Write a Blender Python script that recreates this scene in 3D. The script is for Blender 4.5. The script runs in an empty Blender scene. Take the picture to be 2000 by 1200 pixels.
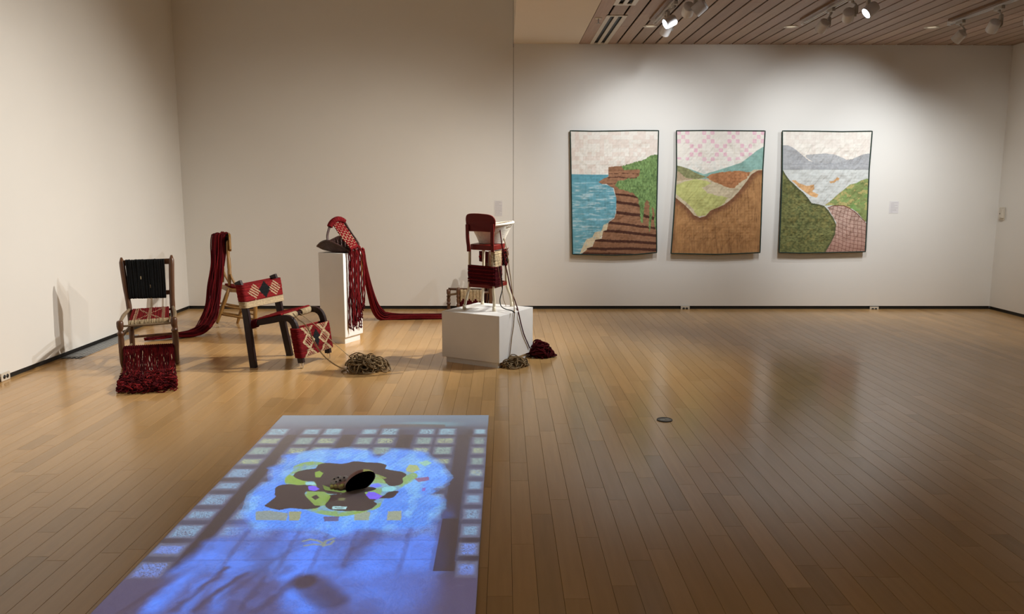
import bpy, math, random
import numpy as np
from mathutils import Vector, Matrix
random.seed(7); RNG = np.random.default_rng(11)
sc = bpy.context.scene
COL = sc.collection
# ------------------------------------------------------------------ camera
H = 1.55; PITCH = 8.5545; YAWD = 0.5827; ROLLD = 0.1
cam = bpy.data.cameras.new('camera'); cam.sensor_width = 36.0; cam.lens = 28.0; cam.clip_end = 60
cam_o = bpy.data.objects.new('camera', cam); COL.objects.link(cam_o)
fw = Vector((math.sin(math.radians(YAWD))*math.cos(math.radians(PITCH)), math.cos(math.radians(YAWD))*math.cos(math.radians(PITCH)), -math.sin(math.radians(PITCH))))
r0 = Vector((math.cos(math.radians(YAWD)), -math.sin(math.radians(YAWD)), 0)); u0 = r0.cross(fw)
rr = r0*math.cos(math.radians(ROLLD))+u0*math.sin(math.radians(ROLLD)); uu = -r0*math.sin(math.radians(ROLLD))+u0*math.cos(math.radians(ROLLD))
cam_o.matrix_world = Matrix(((rr.x, uu.x, -fw.x, 0), (rr.y, uu.y, -fw.y, 0), (rr.z, uu.z, -fw.z, H), (0, 0, 0, 1)))
sc.camera = cam_o
# ------------------------------------------------------------------ world, view, lights
w = bpy.data.worlds.new('room_ambient'); sc.world = w; w.use_nodes = True
w.node_tree.nodes['Background'].inputs[0].default_value = (1.0, 0.9, 0.78, 1); w.node_tree.nodes['Background'].inputs[1].default_value = 0.02
sc.view_settings.view_transform = 'Standard'; sc.view_settings.look = 'None'
sc.view_settings.exposure = 0.58; sc.view_settings.gamma = 1.0; sc.view_settings.use_curve_mapping = False
sc.cycles.max_bounces = 10; sc.cycles.diffuse_bounces = 5; sc.cycles.glossy_bounces = 4
sc.cycles.use_denoising = True; sc.cycles.caustics_reflective = False; sc.cycles.caustics_refractive = False
sc.cycles.sample_clamp_indirect = 4.0

def spot(name, loc, target, watts, deg, blend, col, size=0.03):
    l = bpy.data.lights.new(name, 'SPOT'); l.energy = watts; l.spot_size = math.radians(deg); l.spot_blend = blend
    l.color = col; l.shadow_soft_size = size
    o = bpy.data.objects.new(name, l); COL.objects.link(o); o.location = loc
    o.rotation_euler = (Vector(target)-Vector(loc)).to_track_quat('-Z', 'Y').to_euler()
    return o
WARM = (1.0, 0.935, 0.84); NEUT = (0.95, 0.98, 1.0)
# lamp position, aim point, watts, cone, blend, colour, lens lit in view
LAMPS = [
    ((1.60, 8.16, 3.10), (1.15, 10.12, 1.60), 47, 92, 1.0, NEUT),
    ((1.55, 7.72, 3.08), (-3.55, 6.75, 0.45), 500, 80, 1.0, WARM),
    ((1.62, 7.30, 3.10), (1.75, 10.12, 1.85), 96, 56, 1.0, NEUT),
    ((1.66, 7.02, 3.06), (-1.5, 9.0, 0.3), 210, 84, 1.0, WARM),
    ((3.08, 7.98, 3.10), (2.60, 10.12, 1.60), 60, 94, 1.0, NEUT),
    ((3.12, 7.50, 3.10), (4.00, 10.12, 1.80), 98, 60, 1.0, NEUT),
    ((3.14, 7.08, 3.06), (-0.10, 6.90, 0.60), 250, 84, 1.0, (0.90, 0.96, 1.0)),
    ((4.70, 8.50, 3.10), (3.95, 10.12, 1.65), 42, 96, 1.0, NEUT),
    ((4.66, 7.85, 3.08), (4.9, 10.12, 1.20), 84, 72, 1.0, NEUT),
    ((4.72, 7.40, 3.06), (5.9, 9.2, 0.9), 60, 96, 1.0, (1.0, 0.95, 0.88)),
]
for i, L in enumerate(LAMPS):
    d = (Vector(L[1])-Vector(L[0])).normalized()
    spot('track_or_fill_light', Vector(L[0])+d*0.075, L[1], *L[2:6])
# fill lamps added out of the frame, without fittings, to brighten walls and floor
spot('track_or_fill_light', (1.6, 5.6, 3.05), (-4.06, 5.2, 1.3), 270, 60, 1.0, WARM, 0.05)
spot('track_or_fill_light', (1.6, 5.9, 3.05), (-1.3, 10.1, .9), 130, 58, 1.0, WARM, 0.05)
spot('track_or_fill_light', (1.6, -1.5, 3.05), (0.5, 1.0, 0.0), 40, 120, 1.0, WARM, 0.05)
spot('track_or_fill_light', (4.7, 2.5, 3.05), (5.2, 6.0, 0.0), 50, 110, 1.0, WARM, 0.05)

# ------------------------------------------------------------------ materials
def nodes(name):
    m = bpy.data.materials.new(name); m.use_nodes = True
    nt = m.node_tree; b = nt.nodes['Principled BSDF']; return m, nt, b
def N(nt, t, **k):
    n = nt.nodes.new(t)
    for a, v in k.items():
        if a.startswith('i_'): n.inputs[a[2:].replace('_', ' ')].default_value = v
        else: setattr(n, a, v)
    return n
def sl(c):
    return tuple((x/255/12.92 if x/255 <= 0.04045 else ((x/255+0.055)/1.055)**2.4) for x in c)
def mat(name, col, rough=0.6, metal=0.0, vary=0.08, scale=8.0, stretch=(1, 1, 1), bump=0.0, bscale=60.0, attr=None, coat=0.0, spec=0.5, trans=0.0):
    """one procedural material: base colour (or a colour attribute) varied by noise, with fine relief"""
    m, nt, b = nodes(name); L = nt.links
    tc = N(nt, 'ShaderNodeTexCoord'); mp = N(nt, 'ShaderNodeMapping'); mp.inputs['Scale'].default_value = stretch
    L.new(tc.outputs['Object'], mp.inputs['Vector'])
    nz = N(nt, 'ShaderNodeTexNoise', i_Scale=scale, i_Detail=5.0); L.new(mp.outputs[0], nz.inputs['Vector'])
    mr = N(nt, 'ShaderNodeMapRange'); mr.inputs['To Min'].default_value = 1-vary*2; mr.inputs['To Max'].default_value = 1+vary*2
    L.new(nz.outputs['Fac'], mr.inputs['Value'])
    mx = N(nt, 'ShaderNodeVectorMath', operation='SCALE')
    if attr:
        at = N(nt, 'ShaderNodeAttribute', attribute_name=attr); L.new(at.outputs['Color'], mx.inputs[0])
    else:
        mx.inputs[0].default_value = col
    L.new(mr.outputs[0], mx.inputs['Scale']); L.new(mx.outputs[0], b.inputs['Base Color'])
    b.inputs['Roughness'].default_value = rough; b.inputs['Metallic'].default_value = metal
    b.inputs['Specular IOR Level'].default_value = spec
    if coat: b.inputs['Coat Weight'].default_value = coat; b.inputs['Coat Roughness'].default_value = 0.15
    if trans: b.inputs['Transmission Weight'].default_value = trans
    if bump:
        n2 = N(nt, 'ShaderNodeTexNoise', i_Scale=bscale, i_Detail=3.0); L.new(mp.outputs[0], n2.inputs['Vector'])
        bp = N(nt, 'ShaderNodeBump', i_Strength=bump, i_Distance=0.002); L.new(n2.outputs['Fac'], bp.inputs['Height']); L.new(bp.outputs[0], b.inputs['Normal'])
    return m
def emit(name, col, s):
    m, nt, b = nodes(name); b.inputs['Base Color'].default_value = (0, 0, 0, 1)
    b.inputs['Emission Color'].default_value = (*col, 1); b.inputs['Emission Strength'].default_value = s; return m
M = dict(
    wall=mat('wall_paint', (0.755, 0.74, 0.70), 0.75, vary=0.015, scale=1.5, bump=0.15, bscale=300, spec=0.3),
    plaster=mat('plaster_paint', (0.74, 0.66, 0.55), 0.8, vary=0.01),
    black=mat('black_base', (0.006, 0.006, 0.006), 0.5), void=mat('dark_gap', (0.01, 0.006, 0.004), 0.9), subfloor=mat('board_joint', (0.05, 0.028, 0.014), 0.9),
    white=mat('white_paint', (0.74, 0.73, 0.71), 0.5, vary=0.02, bump=0.05, bscale=200), plastic=mat('cream_plastic', (0.62, 0.57, 0.48), 0.4),
    lampwhite=mat('lamp_enamel', (0.72, 0.72, 0.73), 0.35, vary=0.01), lampgrey=mat('lamp_arm_enamel', (0.45, 0.42, 0.38), 0.4),
    lens_on=emit('lit_lens', (0.9, 0.96, 1.0), 7.0), lens_off=mat('lens_glass', (0.05, 0.05, 0.05), 0.15), downl=emit('downlight_glow', (1.0, 0.8, 0.55), 0.3),
    walnut=mat('chair_walnut', (0.105, 0.045, 0.020), 0.38, vary=0.25, scale=10, stretch=(4, 4, 0.6), bump=0.2, bscale=40),
    honey=mat('chair_honey', (0.28, 0.145, 0.038), 0.4, vary=0.2, scale=10, stretch=(4, 4, 0.6), bump=0.1, bscale=40),
    twigw=mat('chair_worn_rung', (0.22, 0.155, 0.09), 0.6, vary=0.2, scale=14, bump=0.4, bscale=70),
    bark=mat('chair_dark', (0.016, 0.006, 0.007), 0.4, vary=0.3, scale=12, stretch=(3, 3, 0.5), spec=0.35),
    pine=mat('ceiling_wood', (0.33, 0.20, 0.125), 0.55, vary=0.1, scale=5, stretch=(10, 0.5, 1), attr='tone'),
    yarn=mat('wool_yarn', (1, 1, 1), 0.95, vary=0.22, scale=60, bump=0.9, bscale=420, attr='Col', spec=0.1),
    redmetal=mat('red_enamel', (0.135, 0.008, 0.005), 0.45, vary=0.08, spec=0.2), creammetal=mat('cream_enamel', (0.68, 0.60, 0.44), 0.4, vary=0.06),
    wickerd=mat('dark_wicker', (0.05, 0.021, 0.017), 0.5, vary=0.35, scale=40, bump=0.5, bscale=90),
    wickerw=mat('white_wicker', (0.75, 0.70, 0.60), 0.55, vary=0.12, scale=40, bump=0.3, bscale=90),
    steel=mat('vent_steel', (0.36, 0.37, 0.37), 0.4, metal=0.3), cover=mat('floor_cover_metal', (0.16, 0.15, 0.13), 0.4, metal=0.6, bump=0.5, bscale=250),
    acrylic=mat('clear_acrylic', (0.95, 0.95, 0.95), 0.05, vary=0.0, trans=1.0), paper=mat('label_paper', (0.68, 0.66, 0.66), 0.7, vary=0.01), ink=mat('label_ink', (0.28, 0.25, 0.27), 0.8),
    quilt=mat('quilt_cotton', (1, 1, 1), 0.95, vary=0.05, scale=25, bump=0.5, bscale=260, attr='Col', spec=0.1), binding=mat('quilt_binding', (0.012, 0.03, 0.022), 0.9),
    clay=mat('pink_clay', (0.36, 0.20, 0.14), 0.7, vary=0.2, scale=60, bump=0.4, bscale=150), scale_=mat('pale_barnacle', (0.50, 0.49, 0.42), 0.7, vary=0.2, scale=80, bump=0.4, bscale=200), blackin=mat('black_velvet', (0.0008, 0.0008, 0.0008), 0.95, spec=0.0),
    matc=mat('floor_cloth', (0.43, 0.39, 0.36), 0.92, vary=0.05, scale=300, bump=0.3, bscale=500, spec=0.1), casing=mat('projector_case', (0.05, 0.05, 0.05), 0.5),
)
def slide_material():
    m = bpy.data.materials.new('projector_slide'); m.use_nodes = True; nt = m.node_tree; nt.nodes.clear()
    a = N(nt, 'ShaderNodeAttribute', attribute_name='Col'); t = N(nt, 'ShaderNodeBsdfTransparent'); o = N(nt, 'ShaderNodeOutputMaterial')
    nt.links.new(a.outputs['Color'], t.inputs[0]); nt.links.new(t.outputs[0], o.inputs[0]); return m
M['slide'] = slide_material()
def floor_material():
    m, nt, b = nodes('maple_boards'); L = nt.links
    tc = N(nt, 'ShaderNodeTexCoord'); at = N(nt, 'ShaderNodeAttribute', attribute_name='tone')
    mp = N(nt, 'ShaderNodeMapping'); mp.inputs['Scale'].default_value = (14, 0.9, 1); L.new(tc.outputs['Object'], mp.inputs['Vector'])
    nz = N(nt, 'ShaderNodeTexNoise', i_Scale=2.2, i_Detail=6.0, i_Roughness=0.6)
    ad = N(nt, 'ShaderNodeVectorMath', operation='ADD'); L.new(mp.outputs[0], ad.inputs[0])
    cx = N(nt, 'ShaderNodeVectorMath', operation='SCALE'); cx.inputs['Scale'].default_value = 37.0; L.new(at.outputs['Vector'], cx.inputs[0]); L.new(cx.outputs[0], ad.inputs[1])
    L.new(ad.outputs[0], nz.inputs['Vector'])
    mr = N(nt, 'ShaderNodeMapRange'); mr.inputs['To Min'].default_value = 0.86; mr.inputs['To Max'].default_value = 1.14; L.new(nz.outputs['Fac'], mr.inputs['Value'])
    sc_ = N(nt, 'ShaderNodeVectorMath', operation='SCALE'); L.new(at.outputs['Color'], sc_.inputs[0]); L.new(mr.outputs[0], sc_.inputs['Scale'])
    L.new(sc_.outputs[0], b.inputs['Base Color'])
    b.inputs['Roughness'].default_value = 0.30; b.inputs['Specular IOR Level'].default_value = 0.5
    n2 = N(nt, 'ShaderNodeTexNoise', i_Scale=3.0, i_Detail=2.0); L.new(tc.outputs['Object'], n2.inputs['Vector'])
    m2 = N(nt, 'ShaderNodeMapRange'); m2.inputs['To Min'].default_value = 0.15; m2.inputs['To Max'].default_value = 0.25; L.new(n2.outputs['Fac'], m2.inputs['Value']); L.new(m2.outputs[0], b.inputs['Roughness'])
    return m
M['floor'] = floor_material()

# ------------------------------------------------------------------ mesh helpers
class MB:
    """collects shapes in world coordinates; becomes ONE mesh object"""
    def __init__(s): s.v = []; s.f = []; s.c = []; s.n = 0; s.smooth = []
    def add(s, verts, faces, col=None, smooth=True):
        v = np.asarray(verts, float).reshape(-1, 3); s.v.append(v)
        for f in faces: s.f.append([i+s.n for i in f])
        k = len(faces)
        if col is None: col = (1, 1, 1)
        if isinstance(col, np.ndarray) and col.ndim == 2: s.c.extend(map(tuple, col))
        else: s.c.extend([tuple(col)]*k)
        s.smooth.extend([smooth]*k); s.n += len(v); return s
    def box(s, c, size, rz=0.0, bev=0.0, col=None, R=None):
        x, y, z = [q/2 for q in size]
        if bev > 0:
            b = min(bev, x*.9, y*.9, z*.9); vs = []
            for sx in (-1, 1):
                for sy in (-1, 1):
                    for sz in (-1, 1):
                        vs += [(sx*x, sy*(y-b), sz*(z-b)), (sx*(x-b), sy*y, sz*(z-b)), (sx*(x-b), sy*(y-b), sz*z)]
            def I(sx, sy, sz, k): return (((sx > 0)*4+(sy > 0)*2+(sz > 0))*3+k)
            F = []
            for sg in (-1, 1):
                F.append([I(sg, -1, -1, 0), I(sg, 1, -1, 0), I(sg, 1, 1, 0), I(sg, -1, 1, 0)][::sg])
                F.append([I(-1, sg, -1, 1), I(-1, sg, 1, 1), I(1, sg, 1, 1), I(1, sg, -1, 1)][::sg])
                F.append([I(-1, -1, sg, 2), I(1, -1, sg, 2), I(1, 1, sg, 2), I(-1, 1, sg, 2)][::sg])
            for a in (-1, 1):
                for b_ in (-1, 1):
                    F.append([I(a, b_, -1, 0), I(a, b_, 1, 0), I(a, b_, 1, 1), I(a, b_, -1, 1)][::a*b_])
                    F.append([I(a, -1, b_, 0), I(a, -1, b_, 2), I(a, 1, b_, 2), I(a, 1, b_, 0)][::a*b_])
                    F.append([I(-1, a, b_, 1), I(1, a, b_, 1), I(1, a, b_, 2), I(-1, a, b_, 2)][::a*b_])
                    for c_ in (-1, 1): F.append([I(a, b_, c_, 0), I(a, b_, c_, 1), I(a, b_, c_, 2)][::a*b_*c_])
        else:
            vs = [(a*x, b*y, c_*z) for a in (-1, 1) for b in (-1, 1) for c_ in (-1, 1)]
            F = [[0, 1, 3, 2], [4, 6, 7, 5], [0, 4, 5, 1], [2, 3, 7, 6], [0, 2, 6, 4], [1, 5, 7, 3]]
        v = np.array(vs)
        if R is not None: v = v @ np.array(R).T
        elif rz:
            cc, ss = math.cos(rz), math.sin(rz); v = v @ np.array([[cc, ss, 0], [-ss, cc, 0], [0, 0, 1]])
        return s.add(v+np.array(c), F, col, False)
    def tube(s, pts, rad, n=8, col=None, caps=True, flat=1.0, smooth=True, closed=False):
        P = np.asarray(pts, float); k = len(P); r = np.full(k, rad, float) if np.isscalar(rad) else np.asarray(rad, float)
        T = np.gradient(P, axis=0) if not closed else np.roll(P, -1, 0)-np.roll(P, 1, 0)
        T /= (np.linalg.norm(T, axis=1)[:, None]+1e-9)
        u = np.cross(T[0], (0, 0, 1)); 
        if np.linalg.norm(u) < 0.15: u = np.cross(T[0], (1, 0, 0))
        u /= np.linalg.norm(u); U_ = []
        for t in T:
            u = u-t*(u@t); u /= (np.linalg.norm(u)+1e-9); U_.append(u)
        U_ = np.array(U_); V_ = np.cross(T, U_); a = np.linspace(0, 2*math.pi, n, endpoint=False)
        ring = P[:, None, :]+r[:, None, None]*(np.cos(a)[None, :, None]*U_[:, None, :]+flat*np.sin(a)[None, :, None]*V_[:, None, :])
        F = []; m = k if closed else k-1
        for i in range(m):
            i2 = (i+1) % k
            for j in range(n):
                j2 = (j+1) % n; F.append([i*n+j, i2*n+j, i2*n+j2, i*n+j2])
        cf = col
        if isinstance(col, np.ndarray) and col.ndim == 2: cf = np.repeat(col[:m], n, axis=0)
        if caps and not closed:
            F.append(list(range(n))); F.append([(k-1)*n+j for j in range(n)][::-1])
            if isinstance(cf, np.ndarray): cf = np.vstack([cf, cf[:1], cf[-1:]])
        return s.add(ring.reshape(-1, 3), F, cf, smooth)
    def bar(s, pts, w, t, side, col=None):
        """rectangular bar swept along pts; side = direction of the width w"""
        P = np.asarray(pts, float); T = np.gradient(P, axis=0); T /= np.linalg.norm(T, axis=1)[:, None]
        sd = np.array(side, float); sd /= np.linalg.norm(sd); F = []; V = []
        for p, t_ in zip(P, T):
            a = sd-t_*(sd@t_); a /= np.linalg.norm(a); b = np.cross(t_, a); q = 0.16
            for x, y in ((-1, -1+q), (-1+q, -1), (1-q, -1), (1, -1+q), (1, 1-q), (1-q, 1), (-1+q, 1), (-1, 1-q)): V.append(p+a*x*w/2+b*y*t/2)
        k = len(P)
        for i in range(k-1):
            for j in range(8): F.append([i*8+j, (i+1)*8+j, (i+1)*8+(j+1) % 8, i*8+(j+1) % 8][::-1])
        F.append(list(range(8))); F.append([(k-1)*8+j for j in range(8)][::-1])
        return s.add(V, F, col, False)
    def poly(s, pts2, origin, ax, ay, thick, col=None):
        """flat outline (2D list) extruded by thick along ax x ay"""
        ax = np.array(ax, float); ay = np.array(ay, float); nz = np.cross(ax, ay); nz /= np.linalg.norm(nz)
        o = np.array(origin, float); A = [o+ax*x+ay*y for x, y in pts2]; k = len(A); B = [p-nz*thick for p in A]
        F = [list(range(k)), [k+i for i in range(k)][::-1]]+[[i, k+i, k+(i+1) % k, (i+1) % k] for i in range(k)]
        return s.add(A+B, F, col, False)
    def mesh(s, name, org=(0, 0, 0)):
        V = np.vstack(s.v)-np.array(org); me = bpy.data.meshes.new(name); me.from_pydata(V.tolist(), [], s.f); 
        me.polygons.foreach_set('use_smooth', s.smooth)
        if any(c != (1, 1, 1) for c in s.c[:1]+s.c[-1:]+s.c[len(s.c)//2:len(s.c)//2+1]):
            at = me.color_attributes.new('Col', 'FLOAT_COLOR', 'CORNER'); ln = np.array([len(f) for f in s.f])
            c = np.repeat(np.hstack([np.array(s.c, float), np.ones((len(s.c), 1))]), ln, axis=0); at.data.foreach_set('color', c.ravel())
        me.update(); return me
ORG = {}
def link(name, me, m, parent=None, label=None, kind=None, loc=(0, 0, 0)):
    if m is not None and not me.materials: me.materials.append(m)
    o = bpy.data.objects.new(name, me); COL.objects.link(o)
    if parent is not None: o.parent = parent
    else: o.location = loc
    if label: o['label'] = label
    if kind: o['kind'] = kind
    return o
def thing(name, label, cat, loc, group=None):
    o = bpy.data.objects.new(name, None); COL.objects.link(o); o.location = loc; o.empty_display_size = 0.1
    o['label'] = label; o['category'] = cat
    if group: o['group'] = group
    ORG[o.name] = tuple(loc); return o
def part(name, mb, m, parent, label=None, kind=None):
    g = ORG[parent.name]; o = link(name, mb.mesh(name, g), m, parent, label, kind); ORG[o.name] = g; return o
def struct(name, mb, m, parent=None):
    o = link(name, mb.mesh(name), m, parent, None, 'structure' if parent is None else None); ORG[o.name] = (0, 0, 0); return o
def lerp(a, b, t): return np.array(a)*(1-t)+np.array(b)*t
def spline(pts, n):
    """smooth curve through the points"""
    P = np.array(pts, float); d = np.r_[0, np.cumsum(np.linalg.norm(np.diff(P, axis=0), axis=1))]; k = len(P)
    m = np.zeros_like(P); m[1:-1] = (P[2:]-P[:-2])/(d[2:]-d[:-2])[:, None]; m[0] = (P[1]-P[0])/(d[1]-d[0]); m[-1] = (P[-1]-P[-2])/(d[-1]-d[-2])
    out = []
    for x in np.linspace(0, d[-1], n):
        i = min(max(np.searchsorted(d, x, 'right')-1, 0), k-2); h = d[i+1]-d[i]; t = (x-d[i])/h
        out.append((2*t**3-3*t**2+1)*P[i]+(t**3-2*t**2+t)*h*m[i]+(-2*t**3+3*t**2)*P[i+1]+(t**3-t**2)*h*m[i+1])
    return np.array(out)
def turned(a, b, prof, n=14):
    """turned post from a to b; prof = list of (fraction, radius)"""
    f = np.array([p[0] for p in prof]); r = np.array([p[1] for p in prof]); P = np.array([lerp(a, b, x) for x in f]); return P, r
RED = sl((102, 21, 25)); RED2 = sl((124, 31, 33)); DRED = sl((68, 12, 18)); CREAM = sl((174, 155, 124)); JUTE = sl((140, 119, 90)); BLK = sl((26, 27, 28))
def vary(c, a=0.25):
    k = 1+random.uniform(-a, a); return tuple(x*k for x in c)
def bundle(mb, path, wid, hgt, n, r, col, k=40, side=None, jit=0.2, t1=None, nseg=5):
    """n loose strands following a path; wid and hgt = half sizes of the bundle along the path"""
    P = spline(path, k); W = np.interp(np.linspace(0, 1, k), np.linspace(0, 1, len(wid)), wid); Hh = np.interp(np.linspace(0, 1, k), np.linspace(0, 1, len(hgt)), hgt)
    T = np.gradient(P, axis=0); T /= np.linalg.norm(T, axis=1)[:, None]
    if side is None:
        S = np.cross(T, (0, 0, 1)); S /= (np.linalg.norm(S, axis=1)[:, None]+1e-9)
    else:
        S = np.tile(np.array(side, float), (k, 1)); S = S-T*(S*T).sum(1)[:, None]; S /= np.linalg.norm(S, axis=1)[:, None]
    U_ = np.cross(S, T)
    for i in range(n):
        ox = -1+2*(i+0.5)/n+random.uniform(-.1, .1); oy = random.uniform(-1, 1)*math.sqrt(max(0.05, 1-min(1, ox*ox)))
        ph = random.uniform(0, 6.3); fq = random.uniform(2, 5); s_ = np.linspace(0, 1, k)
        wob = jit*np.sin(s_*fq*6.3+ph)*np.minimum(1, s_*6); wo2 = jit*np.cos(s_*fq*5+ph*2)*np.minimum(1, s_*6)
        e = k if t1 is None else max(6, int(k*random.uniform(t1, 1)))
        Q = P+S*((ox+wob)*W)[:, None]+U_*((oy+wo2)*Hh)[:, None]; Q[:, 2] = np.maximum(Q[:, 2], r*0.9)
        mb.tube(Q[:e], r*random.uniform(.85, 1.15), nseg, vary(random.choice(col)), True)
def panel(mb, A, B, C_, D, n, d, r, colf, seg=24, gap=1.0, nseg=6, jit=0.0, back=True):
    """n yarn loops wound round two rails: A-B is the first strand's front run, D-C the last one's; d = half depth vector"""
    A, B, C_, D, d = [np.array(x, float) for x in (A, B, C_, D, d)]
    for i in range(n):
        v = (i+0.5)/n; a = lerp(A, D, v); b = lerp(B, C_, v); a = a+np.random.default_rng(i).normal(0, jit, 3); b = b+np.random.default_rng(i+99).normal(0, jit, 3)
        t = (b-a)/np.linalg.norm(b-a); dl = np.linalg.norm(d); fr = [lerp(a, b, x)+d for x in np.linspace(0, 1, seg+1)]
        e1 = [b+t*dl*.55*math.sin(q)+d*math.cos(q) for q in (.6, 1.57, 2.5)]; e2 = [a-t*dl*.55*math.sin(q)-d*math.cos(q) for q in (.6, 1.57, 2.5)]
        bk = [lerp(b, a, x)-d for x in np.linspace(0, 1, 5 if back else 5)]
        P = fr+e1+bk+e2; c = [colf((j+.5)/seg, v, i) for j in range(seg)]; c0 = colf(0.0, v, i); c1 = colf(1.0, v, i)
        c = [c0]+c[1:-1]+[c1]+[c1]*4+[c1]*4+[c0]*4; kk = 1+random.uniform(-.18, .18)
        rad = np.full(len(P), r)
        mb.tube(P, rad, nseg, np.array(c[:len(P)])*kk, False, closed=True)
def pile(mb, c, rx, ry, h, n, r, col, loop=(0.04, 0.09)):
    """heap of loose yarn loops on the floor"""
    for i in range(n):
        q = math.sqrt(random.random())*0.82; an = random.uniform(0, 6.28); cx = c[0]+rx*q*math.cos(an); cy = c[1]+ry*q*math.sin(an)
        top = h*max(0.12, 1-q*q)*random.uniform(.55, 1.0); R_ = random.uniform(*loop); tl = random.uniform(0, 1.35); az = random.uniform(0, 6.28)
        u = np.array([math.cos(az), math.sin(az), 0]); v = np.array([-math.sin(az)*math.cos(tl), math.cos(az)*math.cos(tl), math.sin(tl)])
        a0 = random.uniform(0, 6.28); sp = random.uniform(4.2, 8.5); s_ = np.linspace(0, 1, 26); a = a0+s_*sp; rad = R_*(1+.25*np.sin(a*1.7+i))
        P = np.array([cx, cy, top])+u*(rad*np.cos(a))[:, None]+v*(rad*np.sin(a)*0.8)[:, None]
        d2 = ((P[:, 0]-c[0])/rx)**2+((P[:, 1]-c[1])/ry)**2; hm = random.uniform(.8, 1.35); P[:, 2] = np.clip(P[:, 2], r, np.maximum(r*2, h*hm*np.sqrt(np.maximum(0, 1.15-d2)))); dm = random.uniform(.7, 1.5)
        k = np.where(d2 > dm, np.sqrt(dm/np.maximum(d2, 1e-6))**.6, 1.0); P[:, 0] = c[0]+(P[:, 0]-c[0])*k; P[:, 1] = c[1]+(P[:, 1]-c[1])*k
        mb.tube(P, r, 6, vary(col, .2))
# value noise for painted cloth
def fbm(x, y, s=1.0, o=4, seed=0):
    g = np.random.default_rng(seed); tot = 0; amp = 1; nn = 0
    for k in range(o):
        G = g.random((64, 64)); xx = x*s; yy = y*s; xi = np.floor(xx).astype(int); yi = np.floor(yy).astype(int); fx = xx-xi; fy = yy-yi
        fx = fx*fx*(3-2*fx); fy = fy*fy*(3-2*fy)
        a = G[yi % 64, xi % 64]; b = G[yi % 64, (xi+1) % 64]; c = G[(yi+1) % 64, xi % 64]; d = G[(yi+1) % 64, (xi+1) % 64]
        tot = tot+amp*(a*(1-fx)*(1-fy)+b*fx*(1-fy)+c*(1-fx)*fy+d*fx*fy); nn += amp; amp *= .5; s *= 2.03
    return tot/nn
def inside(x, y, poly):
    r = np.zeros(x.shape, bool); k = len(poly)
    for i in range(k):
        x1, y1 = poly[i]; x2, y2 = poly[(i+1) % k]
        if y1 == y2: continue
        c = ((y1 > y) != (y2 > y)) & (x < (x2-x1)*(y-y1)/(y2-y1)+x1); r ^= c
    return r
def ss(a, b, x):
    t = np.clip((x-a)/(b-a), 0, 1); return t*t*(3-2*t)
def seg_line(x, y, pts):
    """distance to a polyline"""
    d = np.full(x.shape, 1e9)
    for (x1, y1), (x2, y2) in zip(pts[:-1], pts[1:]):
        L2 = (x2-x1)**2+(y2-y1)**2; t = np.clip(((x-x1)*(x2-x1)+(y-y1)*(y2-y1))/L2, 0, 1); d = np.minimum(d, np.hypot(x-x1-t*(x2-x1), y-y1-t*(y2-y1)))
    return d
def cgrid(name, P, C_, m, org):
    """coloured grid mesh: P (h,w,3) points, C_ (h,w,3) colours"""
    h, w_, _ = P.shape; idx = np.arange(h*w_).reshape(h, w_); F = np.stack([idx[:-1, :-1], idx[1:, :-1], idx[1:, 1:], idx[:-1, 1:]], -1).reshape(-1, 4)
    me = bpy.data.meshes.new(name); V = P.reshape(-1, 3)-np.array(org); me.vertices.add(len(V)); me.vertices.foreach_set('co', V.ravel())
    me.loops.add(F.size); me.loops.foreach_set('vertex_index', F.ravel()); me.polygons.add(len(F)); me.polygons.foreach_set('loop_start', np.arange(0, F.size, 4)); me.polygons.foreach_set('use_smooth', np.ones(len(F), bool))
    me.update(calc_edges=True); at = me.color_attributes.new('Col', 'FLOAT_COLOR', 'POINT'); at.data.foreach_set('color', np.hstack([C_.reshape(-1, 3), np.ones((len(V), 1))]).ravel()); me.materials.append(m); return me
# ================================================================== THE ROOM
XL, XR, YB, YF, ZC, ZT = -4.033, 6.275, 10.127, -4.5, 3.29, 4.9
XE = 0.116   # edge where the low ceiling begins
b = MB(); b.box(((XL-.2+XE-.004)/2, YB+.1, .042+(ZT-.042)/2), (XE-.004-XL+.2, .2, ZT-.042)); struct('wall_back', b, M['wall'])
b = MB(); b.box(((XR+.2+XE+.004)/2, YB+.1, .042+(ZT-.042)/2), (XR-XE-.004+.2, .2, ZT-.042)); struct('wall_back', b, M['wall'])
b = MB(); b.box((XE, YB+.10, 1.6), (.008, .19, 3.3)); struct('trim_1', b, mat('wall_joint', (0.40, 0.38, 0.35), .8))
b = MB(); b.box((XL-.1, (YB+YF)/2, .042+(ZT-.042)/2), (.2, YB-YF, ZT-.042)); struct('wall_left', b, M['wall'])
b = MB(); b.box((XR+.1, (YB+YF)/2, .042+(ZT-.042)/2), (.2, YB-YF, ZT-.042)); struct('wall_right', b, M['wall'])
b = MB(); b.box(((XL+XR)/2, YF-.1, ZT/2), (XR-XL+.4, .2, ZT)); struct('wall_front', b, M['wall'])
b = MB(); b.box(((XL+XR)/2, YB+.11, .021), (XR-XL, .19, .042)); struct('baseboard_back', b, M['black'])
b = MB(); b.box((XL-.11, (YB+YF)/2, .021), (.19, YB-YF, .042)); struct('baseboard_left', b, M['black'])
b = MB(); b.box((XR+.11, (YB+YF)/2, .021), (.19, YB-YF, .042)); struct('baseboard_right', b, M['black'])
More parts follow.
